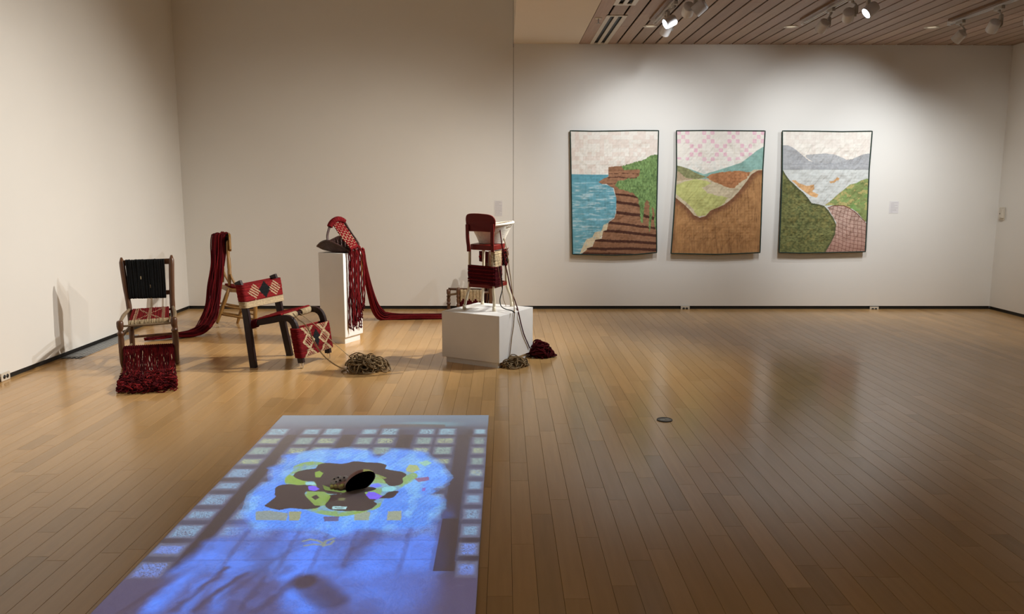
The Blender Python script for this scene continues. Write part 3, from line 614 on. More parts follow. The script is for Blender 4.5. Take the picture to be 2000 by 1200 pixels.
for o_ in (np.zeros(3), off):
    b = MB(); P = spline([bB+o_, lerp(bB, tB, .35)+o_+np.array([.006, 0, 0]), lerp(bB, tB, .7)+o_, tB+o_], 18); b.tube(P, np.interp(np.linspace(0, 1, 18), [0, .1, .3, .34, .38, .6, .64, .68, .95, 1], [.016, .019, .022, .018, .022, .021, .017, .02, .018, .008]), 12); part('back_post', b, M['honey'], t)
    b = MB(); g0 = np.array((-3.017, 8.775, 0.597))+o_; g1 = np.array((-3.001, 8.77, 0.549))+o_; g2 = np.array((-2.959, 8.76, 0.467))+o_; b.tube(spline([g0, g1, g2], 9), [.008, .011, .012, .013, .013, .013, .012, .012, .010], 8); part('brace', b, M['honey'], t)
cr0 = np.array((-3.045, 8.86, 0.934)); b = MB(); ht = .205
for i_, (dz, w_) in enumerate(((0, 0),)):
    crest = [cr0+off*-.16+up*-.0, cr0+off*.2+np.array([.02, 0, 0]), cr0+off*.5+np.array([.028, 0, 0]), cr0+off*.8+np.array([.02, 0, 0]), cr0+off*1.16]
    P = spline(crest, 14); hh = np.interp(np.linspace(0, 1, 14), [0, .08, .5, .92, 1], [.07, .098, .105, .098, .07]); F = []; V = []
    for p_, h_ in zip(P, hh):
        sd = np.array([.74, .62, 0])*.011; V += [p_+sd+up*h_, p_-sd+up*h_, p_-sd-up*h_*.95, p_+sd-up*h_*.95]
    for i in range(13):
        for j in range(4): F.append([i*4+j, i*4+(j+1) % 4, (i+1)*4+(j+1) % 4, (i+1)*4+j])
    F += [[0, 1, 2, 3], [52, 53, 54, 55]]; b.add(V, F, None, False)
part('crest_rail', b, M['honey'], t)
def rg(a, c, r=.011): b = MB(); b.tube([lerp(a, c, x) for x in (0, .2, .5, .8, 1)], [r*.7, r, r*1.15, r, r*.7], 10); part('stretcher', b, M['honey'], t)
rg(lerp(B3, sB, .50), lerp(D3, sD, .46)); rg(lerp(B3, sB, .26), lerp(D3, sD, .22)); rg(lerp(A3, sA, .50), lerp(C3, sC, .46)); rg(lerp(A3, sA, .26), lerp(C3, sC, .22)); rg(lerp(A3, sA, .36), lerp(B3, sB, .36)); rg(lerp(C3, sC, .34), lerp(D3, sD, .34)); rg(lerp(C3, sC, .56), lerp(D3, sD, .56))
for f0 in (A3, B3, D3):
    b = MB(); b.box((f0[0], f0[1], max(.003, f0[2]/2-.001)), (.045, .03, max(.004, f0[2]-.002)), rz=.4, bev=.002); part('clear_block', b, M['acrylic'], t)
path = [(-3.147,8.9,1.021),(-3.162,8.86,1.007),(-3.165,8.82,0.795),(-3.177,8.75,0.518),(-3.192,8.66,0.275),(-3.199,8.52,0.122),(-3.199,8.32,0.062),(-3.259,8.22,0.037),(-3.364,8.15,0.031),(-3.481,8.05,0.031),(-3.571,7.98,0.028),(-3.652,7.93,0.027)]
b = MB(); bundle(b, path, [.066, .066, .064, .066, .068, .070, .075, .070, .065, .055, .05, .04], [.03, .03, .035, .04, .045, .045, .04, .035, .03, .022, .02, .015], 84, .0056, [RED, DRED, DRED, RED], 80, side=(1, .12, 0), jit=.10, t1=.86)
for i in range(34):  # strands laid over the crest
    a = i/33; c = lerp(cr0+off*.24, cr0+off*1.02, a)+np.array([.018*math.sin(a*3.1), 0, 0]); zt = .097; h0 = np.array([-.74, -.62, 0]); o2 = random.uniform(.0, .012)
    b.tube(spline([c-h0*(.02+o2)-up*.09, c-h0*(.02+o2)+up*(zt-.02), c+up*(zt+o2), c+h0*(.02+o2)+up*(zt-.02), c+h0*(.024+o2)-up*.10, lerp(c, np.array(path[3]), .35)*np.array([1, 1, 0])+np.array([0, 0, c[2]-.26])], 16), .0075, 6, vary(random.choice([RED, DRED])))
part('wool_cascade', b, M['yarn'], t, 'long red wool strands trailing across the floor', 'stuff')
# ================================================================== BASKET on the narrow plinth
t = thing('trug_basket', 'dark wicker basket with arched handle and red woven strap on the tall narrow plinth', 'basket', (-1.65, 8.0, .906))
rim = spline([(-1.874,8.02,0.962),(-1.822,7.95,1.0),(-1.747,7.9,1.023),(-1.67,7.87,0.999),(-1.589,7.86,0.964),(-1.518,7.88,0.933),(-1.475,7.94,0.935),(-1.463,8.03,0.967),(-1.498,8.1,1.011),(-1.567,8.13,1.044),(-1.664,8.14,1.053),(-1.739,8.12,1.021),(-1.82,8.09,0.979),(-1.873,8.025,0.962)], 48)[:-1]
bc = np.array([-1.615, 7.975, .915]); K = len(rim); a = np.linspace(0, 2*math.pi, K, endpoint=False); bot = []
for p_ in rim:
    d_ = p_-bc; d_[2] = 0; L_ = np.linalg.norm(d_); bot.append(bc+d_/L_*min(.105, L_*.72))
bot = np.array(bot); b = MB(); NR_ = 13
for i in range(NR_):
    f = i/(NR_-1); P = rim*(1-f)+bot*f; bl_ = math.sin(f*math.pi)*.02; o_ = P-bc; o_[:, 2] = 0; P = P+o_*bl_*3; P[:, 2] = np.maximum(P[:, 2]-bl_*.5, .913); wv_ = .0035*np.sin(np.arange(K)*math.pi+i*math.pi); P = P+o_*wv_[:, None]*5
    b.tube(P, .0075 if i else .012, 6, closed=True)
for r_ in (.08, .055, .03, .01): b.tube([bc+np.array([r_*math.cos(q), r_*math.sin(q), 0]) for q in a[::3]], .0125, 5, closed=True)
part('basket_body', b, M['wickerd'], t, None)
b = MB()
for j in range(0, K, 2):
    P = [rim[j]*(1-f)+bot[j]*f+np.array([0, 0, .004]) for f in (0, .3, .6, .9)]; b.tube(P, .005, 5)
part('stakes', b, M['wickerd'], t, None, 'stuff')
hp = [(-1.735,7.9,1.01),(-1.746,7.905,1.056),(-1.738,7.92,1.118),(-1.712,7.95,1.192),(-1.68,7.97,1.223),(-1.647,8.0,1.232),(-1.607,8.03,1.211),(-1.574,8.06,1.149),(-1.533,8.09,1.074),(-1.495,8.11,1.013),(-1.48,8.1,0.957)]
b = MB(); b.tube(spline(hp, 36), np.interp(np.linspace(0, 1, 36), [0, .5, .62, 1], [.016, .015, .012, .007]), 10, flat=.6); part('handle', b, M['wickerd'], t)
b = MB(); HS = spline(hp, 60)
for i in range(15, 33): c = HS[i]; T_ = HS[i+1]-HS[i-1]; T_ /= np.linalg.norm(T_); u_ = np.cross(T_, (0, 1, 0)); u_ /= np.linalg.norm(u_); v_ = np.cross(T_, u_); b.tube([c+u_*.021*math.cos(q)+v_*.019*math.sin(q) for q in np.linspace(0, 6.283, 10)[:-1]], .0095, 6, vary(RED, .2), closed=True)
part('handle_wrapping', b, M['yarn'], t, 'dark red yarn wound round the top of the handle', 'stuff')
Ls = spline([(-1.701,7.945,1.192),(-1.649,7.91,1.118),(-1.589,7.87,1.041),(-1.53,7.835,0.977),(-1.498,7.82,0.94)], 30); Rs = spline([(-1.618,8.02,1.204),(-1.569,8.0,1.139),(-1.521,7.98,1.072),(-1.48,7.96,1.014),(-1.452,7.95,0.968)], 30)
b = MB()
for i in range(13):
    f = (i+.5)/13; P = Ls*(1-f)+Rs*f; P = P+np.array([0, 0, .003])*np.sin(np.arange(30)*1.3+i*math.pi)[:, None]; cc = np.array([CREAM if (j % 4 == (i % 2)*2 and i % 3 != 2 and j < 27) else vary((RED, RED2)[i % 2], .1) for j in range(30)]); b.tube(P, .0064, 6, cc)
part('woven_strap', b, M['yarn'], t, 'red and cream woven strap', 'stuff')
b = MB(); R_ = random.Random(9)
for i in range(26):
    s_ = .06+.235*(i % 13)/12+R_.uniform(-.008, .008); o_ = R_.uniform(.012, .05); fc_ = np.array([-1.576, 7.80, 0])+np.array([.423, .906, 0])*s_+np.array([.906, -.423, 0])*o_
    st = lerp(Ls[-2], Rs[-2], i % 13/12.); zb = R_.uniform(.17, .30)+.12*(i % 13 in (12, 11))
    if i % 13 > 10: zb = max(zb, .30)
    P = spline([st, (st+np.array([fc_[0], fc_[1], .90]))/2+np.array([0, 0, .012]), (fc_[0], fc_[1], .86), (fc_[0]+R_.uniform(-.008, .008), fc_[1], .6), (fc_[0]+R_.uniform(-.015, .015), fc_[1], .42), (fc_[0]+R_.uniform(-.02, .02), fc_[1]-.004, zb)], 40)
    P[:, 0] += .003*np.sin(np.arange(40)*1.1+i); b.tube(P, .0058, 5, vary((RED, DRED, RED)[i % 3], .2)); e = P[-1]
    for z_ in (0, -.03): b.tube([e+(0, 0, z_+.012), e+(0.002, 0, z_), e+(0, 0, z_-.012)], [.003, .0088, .003], 6, vary(DRED, .2))
    b.tube([e, e+(R_.uniform(-.02, .02), 0, -.045)], .005, 5, DRED)
part('hanging_strands', b, M['yarn'], t, 'knotted red wool strands hanging beside the plinth', 'stuff')

# ================================================================== chair mostly hidden behind the narrow plinth, with the second cascade
t = thing('wooden_chair', 'wooden chair hidden behind the tall plinth, its orange post top and red wool trail showing', 'chair', (-1.8, 8.85, 0), 'chairs rewoven with wool')
tp = np.array((-1.584, 8.9, 0.87)); PO = [(-1.615, 8.90, tp), (-1.93, 9.05, tp+np.array([-.315, .15, 0]))]
for x, y, top in PO:
    b = MB(); P = spline([(x, y, 0), (x, y, .45), lerp((x, y, .45), top, .6), top], 18); b.tube(P, np.interp(np.linspace(0, 1, 18), [0, .1, .6, .95, 1], [.014, .02, .02, .018, .008]), 12); part('leg', b, M['honey'], t)
for x, y in ((-1.74, 8.60), (-1.97, 8.72)):
    b = MB(); P, r = turned((x, y, 0), (x, y, .44), LEGP); b.tube(P, r, 12); part('leg', b, M['honey'], t)
b = MB(); b.add([(-1.60, 8.90, .45), (-1.93, 9.06, .45), (-1.98, 8.71, .45), (-1.73, 8.59, .45), (-1.60, 8.90, .42), (-1.93, 9.06, .42), (-1.98, 8.71, .42), (-1.73, 8.59, .42)], [[0, 1, 2, 3], [7, 6, 5, 4], [0, 4, 5, 1], [1, 5, 6, 2], [2, 6, 7, 3], [3, 7, 4, 0]], None, False); part('seat', b, M['honey'], t)
for z_ in (.62, .76):
    b = MB(); b.bar([lerp((-1.615, 8.90, .45), tp, (z_-.45)/(tp[2]-.45)), lerp((-1.93, 9.05, .45), tp+np.array([-.315, .15, 0]), (z_-.45)/(tp[2]-.45))], .02, .04, (.4, .9, 0)); part('back_rail', b, M['honey'], t)
pth = [(-1.569,8.88,0.864),(-1.562,8.87,0.809),(-1.56,8.89,0.718),(-1.551,8.95,0.582),(-1.536,9.03,0.424),(-1.519,9.1,0.289),(-1.5,9.17,0.181),(-1.47,9.24,0.098),(-1.421,9.3,0.045),(-1.359,9.34,0.028)]+[(-1.179,9.327,0.03),(-0.938,9.346,0.03),(-0.721,9.366,0.03),(-0.486,9.404,0.03),(-0.365,9.443,0.03)]
b = MB(); bundle(b, pth, [.008, .014, .024, .036, .045, .055, .07, .075, .065, .055, .05, .05, .055, .05, .04], [.012, .02, .025, .03, .035, .04, .045, .04, .03, .028, .028, .025, .025, .02, .02], 46, .0066, [RED, DRED, RED], 60, side=(.5, .85, .15), jit=.06)
hk = [np.array(pth[0])+q for q in ((0, 0, .0), (-.012, .0, .012), (-.022, .0, .0), (-.024, 0, -.06), (-.012, 0, -.16))]
for i in range(4): b.tube(spline([h_+np.array([random.uniform(.002, .010), random.uniform(-.015, .015), random.uniform(-.003, .006)]) for h_ in [np.array(pth[1])]+hk[:3]], 10), .0066, 5, vary(RED2, .2))
part('wool_cascade', b, M['yarn'], t, 'long red wool strands sweeping down and along the floor', 'stuff')

# ================================================================== chair behind the low plinth
t = thing('turned_chair', 'dark turned wooden chair with cream and red wool weaving, standing behind the low wide plinth', 'chair', (-.45, 9.5, 0), 'chairs rewoven with wool')
F1, F2 = np.array((-0.68, 9.7, 0.312)), np.array((-0.544, 9.42, 0.365)); 
for tpp in (F1, F2):
    b = MB(); P, r = turned((tpp[0], tpp[1], 0), tpp, [(0, .018), (.05, .022), (.3, .022), (.38, .018), (.41, .026), (.45, .026), (.48, .017), (.55, .023), (.62, .024), (.66, .017), (.69, .025), (.74, .025), (.77, .018), (.84, .025), (.97, .026), (1, .018)]); b.tube(P, r, 14); part('leg', b, M['walnut'], t)
b = MB(); b.tube([lerp((F1[0], F1[1], F1[2]-.07), (F2[0], F2[1], F2[2]-.07), x) for x in (0, .5, 1)], .014, 10); part('seat_rail', b, M['twigw'], t)
G2 = np.array((-0.16, 9.36, 0.355)); G1 = np.array((-0.212, 9.62, 0.322)); hT = (-0.255, 9.62, 0.807)[2]
for G in (G1, G2):
    b = MB(); b.tube(spline([(G[0], G[1], 0), (G[0], G[1], .35), (G[0]-.005, G[1], .6), (G[0]+(-.01 if G is G2 else -.045), G[1], hT)], 18), np.interp(np.linspace(0, 1, 18), [0, .1, .5, .9, 1], [.018, .022, .022, .02, .012]), 12); part('leg', b, M['walnut'], t)
zr = F2[2]-.05; b = MB()
b.tube([(F2[0], F2[1], zr), (G2[0], G2[1], zr)], .015, 10); b.tube([(F1[0], F1[1], zr), (G1[0], G1[1], zr)], .015, 10); b.tube([(G1[0], G1[1], zr), (G2[0], G2[1], zr)], .015, 10); part('seat_rail', b, M['walnut'], t)
def zz(s, v, i):
    q = abs(((v*3.6) % 1)-.5)*2; return DRED if s > .30+.15*q else (vary(CREAM, .2) if i % 6 else sl((120, 98, 66)))
b = MB(); e0 = np.array([F2[0]+.02, F2[1]-.0, zr+.015]); e1 = np.array([F2[0]+.285, G2[1]+.02, zr+.015]); dn = np.array([0, 0, -.30]); panel(b, e0, e0+dn, e1+dn, e1, 42, (.003, -.02, 0), .0045, zz, 16, jit=.001); part('woven_apron', b, M['yarn'], t, 'cream weaving with red zigzag edge', 'stuff')
b = MB(); z1 = (-0.208, 9.5, 0.783)[2]; z0 = (-0.208, 9.5, 0.662)[2]
xa = np.array((-0.265, 9.64, 0.714)); xb = np.array((-0.155, 9.36, 0.739)); xb[0] += .012; xa[2] = xb[2] = z1; panel(b, xa, xb, xb-(0, 0, z1-z0), xa-(0, 0, z1-z0), 14, (.032, -.016, 0), .007, lambda s, v, i: vary(DRED, .2), 8)
for i in range(16):
    x_ = lerp(xa, xb, .2+.8*i/15)+np.array([.012+random.uniform(0, .02), -.02, 0]); b.tube(spline([(x_[0], x_[1], z0+.02), (x_[0]+random.uniform(-.01, .01), x_[1], .35), (x_[0]+random.uniform(-.02, .02), x_[1], .05)], 14), .006, 5, vary(DRED, .2))
part('woven_back', b, M['yarn'], t, 'dark red wool wound round the back posts', 'stuff')
bl3 = np.array((-0.279, 9.6, 0.721)); V = []; b = MB(); q = np.linspace(0, math.pi, 9); b.tube([bl3+np.array([0.026*math.cos(x), 0, 0]) for x in q], [max(.001, .026*math.sin(x)) for x in q], 14, RED); b.tube([bl3+np.array([.02, 0, 0]), bl3+np.array([.06, .0, 0])], .010, 8, RED); part('ball_finial', b, M['yarn'], t, 'round red wool-covered knob')

# ================================================================== RED METAL CHAIR on the low plinth
ZP = .462
t = thing('metal_chair', 'red metal chair with cream tubular legs and wound wool on the low plinth', 'chair', (-.15, 7.18, ZP), 'chairs rewoven with wool')
lg = dict(NL=[(-0.306,7.12,1.004),(-0.308,7.11,0.83),(-0.313,7.1,0.661),(-0.337,7.1,0.569),(-0.357,7.1,0.468)], NR=[(-0.095,6.99,0.995),(-0.095,6.98,0.83),(-0.094,6.975,0.664),(-0.087,6.97,0.561),(-0.088,6.97,0.46)], FR=[(0.01,7.24,1.002),(0.017,7.25,0.829),(0.024,7.26,0.661),(0.055,7.265,0.566),(0.071,7.27,0.462)], FL=[(-0.187,7.37,0.992),(-0.19,7.37,0.817),(-0.194,7.38,0.639),(-0.2,7.39,0.542),(-0.203,7.4,0.461)])
for k_, pts in lg.items():
    pts = [np.array(p_) for p_ in pts]; pts[-1][2] = ZP+.012; P = spline(pts, 26); b = MB(); b.tube(P, .0125, 12); lo = part('leg', b, M['creammetal'], t, 'cream tubular leg')
    b = MB(); b.tube([P[-1]+(0, 0, .03), P[-1]+(0, 0, -.004), P[-1]-(0, 0, .0105)], [.0145, .0165, .0165], 12); part('foot_cap', b, M['creammetal'], lo)
def rslab(c4, th, m, nm, par, rc=.12, hole=None, up_=0.0, lab=None):
    """rounded four-cornered slab (or ring when hole is given); c4 = top corners"""
    c4 = [np.array(p_, float) for p_ in c4]; cn = sum(c4)/4; out = []
    for i in range(4):
        A, Bq, Cq = c4[i-1], c4[i], c4[(i+1) % 4]
        a0 = lerp(Bq, A, rc); a1 = lerp(Bq, Cq, rc)
        for f in (0, .25, .5, .75, 1): out.append((1-f)**2*a0+2*f*(1-f)*Bq+f*f*a1)
    out = np.array(out); k_ = len(out); b = MB(); dn = np.array([0, 0, -th])
    if hole is None:
        V = np.vstack([cn+(out-cn)*.96+np.array([0, 0, up_]), out+dn*.12, out+dn*.9, cn+(out-cn)*.97+dn]); F = [list(range(k_)), [3*k_+i for i in range(k_)][::-1]]
        for r_ in range(3): F += [[r_*k_+i, (r_+1)*k_+i, (r_+1)*k_+(i+1) % k_, r_*k_+(i+1) % k_] for i in range(k_)]
    else:
        inn = cn+(out-cn)*hole; V = np.vstack([out, out+dn, inn+dn, inn]); F = []
        for r_ in range(4): r2 = (r_+1) % 4; F += [[r_*k_+i, r2*k_+i, r2*k_+(i+1) % k_, r_*k_+(i+1) % k_] for i in range(k_)]
    b.add(V, F, None, False); return part(nm, b, m, par, lab)
NLs, NRs, FRs = [np.array(x) for x in [(-0.313,7.105,1.05),(-0.09,6.96,1.045),(0.02,7.27,1.049)]]
zs = (NLs[2]+NRs[2])/2-.0; NLs[2] = NRs[2] = FRs[2] = zs; FLs = NLs+FRs-NRs
seat = rslab([NLs, NRs, FRs, FLs], .048, M['redmetal'], 'seat', t, .16)
NLr, NRr, FRr = [np.array(x) for x in [(-0.332,7.09,0.697),(-0.089,6.95,0.696),(0.045,7.29,0.691)]]
zr_ = (NLr[2]+NRr[2])/2; NLr[2] = NRr[2] = FRr[2] = zr_; FLr = NLr+FRr-NRr
rslab([NLr, NRr, FRr, FLr], .030, M['redmetal'], 'foot_ring', t, .14, .86)
nb = np.array([.446, .895, 0])
bp = [np.array(x) for x in [(-0.334,7.069,1.203),(-0.338,7.072,1.237),(-0.34,7.073,1.274),(-0.333,7.069,1.304),(-0.316,7.061,1.317),(-0.282,7.044,1.322),(-0.217,7.011,1.322),(-0.153,6.98,1.317),(-0.116,6.961,1.309),(-0.093,6.949,1.294),(-0.08,6.943,1.271),(-0.077,6.942,1.243),(-0.08,6.943,1.206),(-0.086,6.946,1.165),(-0.116,6.961,1.163),(-0.211,7.008,1.166),(-0.32,7.062,1.165)]]
bpx = spline(bp[1:13], 40); bp = [bp[0]]+list(bpx)+bp[13:]
b = MB(); k_ = len(bp); cn = sum(bp)/k_; V = []
for o_, sc_ in ((-.006, .97), (-.002, 1.0), (.006, 1.0), (.009, .95)): V += [cn+(p_-cn)*sc_+nb*(o_+.05*((p_-cn)@np.array([.895, -.446, 0]))**2*4) for p_ in bp]
F = [list(range(k_)), [3*k_+i for i in range(k_)][::-1]]
for r_ in range(3): F += [[r_*k_+i, (r_+1)*k_+i, (r_+1)*k_+(i+1) % k_, r_*k_+(i+1) % k_] for i in range(k_)]
b.add(V, F, None, False); part('backrest', b, M['redmetal'], t)
for pts in ([(-0.319,7.062,1.226),(-0.318,7.062,1.166),(-0.317,7.061,1.121),(-0.314,7.06,1.076),(-0.309,7.057,1.038),(-0.307,7.056,0.987)], [(-0.098,6.952,1.235),(-0.097,6.952,1.172),(-0.098,6.952,1.12),(-0.098,6.952,1.076),(-0.096,6.951,1.035),(-0.095,6.951,0.99)]):
    b = MB(); b.bar(spline([np.array(p_)-nb*.012 for p_ in pts], 14), .030, .014, (.895, -.446, 0)); pb = part('back_post', b, M['redmetal'], t)
    for q_ in (pts[4], pts[5]):
        b = MB(); c = np.array(q_)-nb*.018+np.array([0, 0, .012]); b.tube([c, c-nb*.006], [.008, .006], 10); part('bolt', b, M['redmetal'], pb)
b = MB(); A_ = np.array((-0.308, 7.115, 0.861)); B_ = np.array((-0.091, 6.975, 0.856)); dz = np.array([0, 0, -.168]); panel(b, A_, B_, B_+dz, A_+dz, 22, (-.0085, -.0175, 0), .0052, lambda s, v, i: vary(DRED if i % 4 else RED, .12), 10, jit=.0012)
C2_ = B_+np.array([.055, .085, 0]); panel(b, B_, C2_, C2_+dz, B_+dz, 22, (.015, -.01, 0), .0052, lambda s, v, i: vary(DRED, .12), 4, jit=.0012)
part('leg_weaving', b, M['yarn'], t, 'dark red yarn wound round the two back legs', 'stuff')
b = MB(); A_ = np.array(lg['NR'][0])+np.array([0, 0, -.005]); B_ = np.array(lg['FR'][0])+np.array([.0, 0, -.005]); B_[2] = A_[2]+.0; dz = np.array([0, 0, -.135])
def sidec(s, v, i):
    if s < .52: return vary(CREAM, .12)
    return [RED2, BLK, RED, CREAM, BLK, RED2][(int(s*43)*5+i*3) % 6]
panel(b, A_, B_, B_+dz, A_+dz, 24, (.018, -.009, 0), .0042, sidec, 20, jit=.001)
for i in range(110):
    c = lerp(A_, B_, random.uniform(.55, 1.0))+np.array([.018, -.009, -random.uniform(-.01, .13)]); r3 = lambda k_: np.array([random.uniform(.2, 1)*k_, random.uniform(-1, .2)*k_, random.uniform(-.6, .6)*k_]); b.tube(spline([c, c+r3(.010), c+r3(.018), c+r3(.02)-(0, 0, .012)], 8), .0034, 5, random.choice([RED2, BLK, RED, BLK]))
part('side_weaving', b, M['yarn'], t, 'cream, red and black wool knotted between the right-hand legs', 'stuff')
b = MB(); P = spline([(-0.042,6.99,0.861),(-0.023,7.0,0.764),(-0.014,7.02,0.658),(-0.036,7.03,0.559),(-0.025,6.98,0.508),(0.02,6.9,0.491),(0.071,6.87,0.483),(0.096,6.86,0.459)], 50); P[:, 2] = np.where(P[:, 0] < .11, np.maximum(P[:, 2], ZP+.005), P[:, 2]); b.tube(P, .0042, 6, BLK); part('cord', b, M['yarn'], t, 'black cord trailing over the plinth top')
# white wicker basket on its seat
bx_ = lerp(lerp(NLs, NRs, .62), lerp(FLs, FRs, .62), .56); bx_[2] = zs
t = thing('wicker_basket', 'white wicker basket with flared openwork rim, on the seat of the red metal chair', 'basket', tuple(bx_))
a = np.linspace(0, 2*math.pi, 40, endpoint=False); b = MB(); ux = np.array([.985, .17, 0]); uy = np.array([-.17, .985, 0])
def ringp(f):
    rx = .110+.070*f**1.2; ry = .092+.035*f; z0_ = .008+.148*f; return np.array([bx_+ux*(rx*math.cos(q)+.012*f)+uy*ry*math.sin(q)+np.array([0, 0, z0_+.026*f*math.cos(q)]) for q in a])
for i in range(19):
    f_ = i/18*.97; P = ringp(f_); P = P+(P-bx_)*np.array([1, 1, 0])*(.02*np.sin(np.arange(40)*math.pi+i*math.pi))[:, None]
    if f_ < .78: b.tube(P, .0052, 6, closed=True)
    else: b.tube(P[6:35], .0052, 6)
for r_ in (.09, .06, .03): b.tube([bx_+ux*r_*math.cos(q)+uy*r_*.85*math.sin(q)+(0, 0, .006) for q in a[::2]], .016, 5, closed=True, flat=.35)
part('woven_body', b, M['wickerw'], t); b = MB()
for j in range(0, 40, 1): b.tube([ringp(f)[j] for f in (0, .4, .8, 1.02)] if j % 2 == 0 else [ringp(.78)[j], ringp(1.0)[(j+2) % 40]], .0042, 5)
part('stakes', b, M['wickerw'], t, None, 'stuff'); b = MB(); b.tube(ringp(1.05), .0125, 10, closed=True); part('rim', b, M['wickerw'], t)

pc = (0.08, 6.827, 0.0); t = thing('cord_heap', 'small heap of tan cord on the floor at the front corner of the low plinth', 'cord', (pc[0], pc[1], 0), 'heaps of cord and yarn on the floor')
b = MB(); pile(b, (pc[0], pc[1], 0), .135, .12, .075, 60, .0045, JUTE, (.025, .06)); part('cord', b, M['yarn'], t, None, 'stuff')
b = MB(); b.tube(spline([(-0.008,7.15,1.123),(0.02,7.12,1.011),(0.049,7.13,0.815),(0.073,7.08,0.637),(0.086,6.97,0.535)]+[(0.092,7.038,0.47),(0.091,6.904,0.47)]+[(0.089,6.903,0.422),(0.083,6.892,0.34),(0.071,6.872,0.266),(0.058,6.85,0.16),(0.048,6.833,0.067)], 80), .0042, 6, JUTE); b.tube(spline([(-0.056,6.98,0.862),(-0.037,7.0,0.764),(-0.016,7.02,0.658),(-0.005,7.02,0.567),(0.018,7.0,0.505)], 40), .0026, 6, JUTE); part('cord', b, M['yarn'], t, 'tan cord falling from the chair')
pc = (0.313, 7.229, 0.0); t = thing('yarn_heap', 'heap of dark red yarn on the floor at the right side of the low plinth', 'yarn', (pc[0], pc[1], 0), 'heaps of cord and yarn on the floor')
b = MB(); pile(b, (pc[0]+.01, pc[1], 0), .135, .12, .135, 90, .0066, DRED, (.022, .05)); pile(b, (pc[0]+.05, pc[1]-.02, 0), .12, .10, .04, 22, .0066, DRED, (.02, .05)); part('yarn', b, M['yarn'], t, None, 'stuff')
b = MB(); b.tube(spline([(-0.036,7.1,1.187),(-0.029,7.05,1.125),(-0.016,7.02,1.032),(0.005,7.08,0.911),(0.023,7.1,0.818),(0.06,7.08,0.65),(0.096,7.03,0.552)]+[(0.119,7.171,0.471),(0.123,7.049,0.471)]+[(0.131,6.975,0.441),(0.15,7.008,0.353),(0.18,7.06,0.238),(0.219,7.127,0.138),(0.236,7.156,0.092)], 80), .0050, 6, DRED); part('cord', b, M['yarn'], t, 'dark red cord falling from the chair')

# ================================================================== QUILTS
def quilt(lab, cor, kpx, le, re, top, bot, paint, seed):
    """le/re/top/bot: edge curves in the cloth's own drawing units; kx0,kpx: place on the wall"""
    hN, wN = 360, 250; v = np.linspace(0, 1, hN)[:, None]; u = np.linspace(0, 1, wN)[None, :]
    ly = np.array([p_[1] for p_ in le], float); ly = (ly-ly[0])/(ly[-1]-ly[0]); xl = np.interp(v, ly, [p_[0] for p_ in le]); xr = np.interp(v, ly if len(re) == len(le) else np.linspace(0, 1, len(re)), [p_[0] for p_ in re])
    X = xl*(1-u)+xr*u; yt = np.interp(u, np.linspace(0, 1, len(top)), top); yb = np.interp(u, np.linspace(0, 1, len(bot)), bot); Y = yt*(1-v)+yb*v
    C_ = paint(X, Y); g_ = C_.mean(-1, keepdims=True); C_ = (C_*.92+g_*.08)*1.62/(1+.62*C_)+.008; a_, c_ = X/900, Y/1200; K4 = [np.array(q) for q in cor]; WX = (K4[0][0]*(1-a_)+K4[1][0]*a_)*(1-c_)+(K4[2][0]*(1-a_)+K4[3][0]*a_)*c_; WZ = (K4[0][2]*(1-a_)+K4[1][2]*a_)*(1-c_)+(K4[2][2]*(1-a_)+K4[3][2]*a_)*c_
    rip = (fbm(X/110, Y/110, 1, 3, seed)-.5)*.034+(fbm((X+Y*.5)/30, (Y-X*.3)/70, 1, 3, seed+1)-.5)*.026
    st = .0011*(np.sin((X+Y)/7.5)*np.sin((X-Y)/7.5)); edge = np.minimum(np.minimum(u, 1-u)*8, np.minimum(v, 1-v)*8); edge = np.clip(edge, 0, 1)
    WY = YB-.034-.036*v-(rip+st)*edge*1.0-.006
    P = np.stack([WX+0*WY, WY, WZ+0*WY], -1); c0 = (float(P[0, :, 0].mean()), YB, float(P[-1, 0, 2]))
    t = thing('landscape_quilt', lab, 'quilt', c0, None); me = cgrid('quilt_cloth', P, C_, M['quilt'], c0); o = link('quilt_cloth', me, None, t)
    b = MB(); e = np.vstack([P[0, ::6], P[::6, -1], P[-1, ::-6], P[::-6, 0]]); keep = [e[0]]
    for p_ in e[1:]:
        if np.linalg.norm(p_-keep[-1]) > .006: keep.append(p_)
    b.tube(keep[:-1] if np.linalg.norm(keep[-1]-keep[0]) < .006 else keep, .008, 6, closed=True); part('binding', b, M['binding'], t, 'dark green bound edge')
    b = MB(); back = P[::60, ::50].copy(); 
    b.tube([(float(P[0, 3, 0]), YB-.012, float(P[0, 3, 2])-.02), (float(P[0, -4, 0]), YB-.012, float(P[0, -4, 2])-.02)], .007, 8); part('hanging_rod', b, M['honey'], t)
def L3(c): return np.array(sl(c))
def put(C_, m, c):
    m = np.asarray(m, float)[..., None]; c = np.asarray(c, float); C_[:] = C_*(1-m)+c*m
def shade(base, n, a): return L3(base)[None, None, :]*(1+a*(n-.5)*2)[..., None]
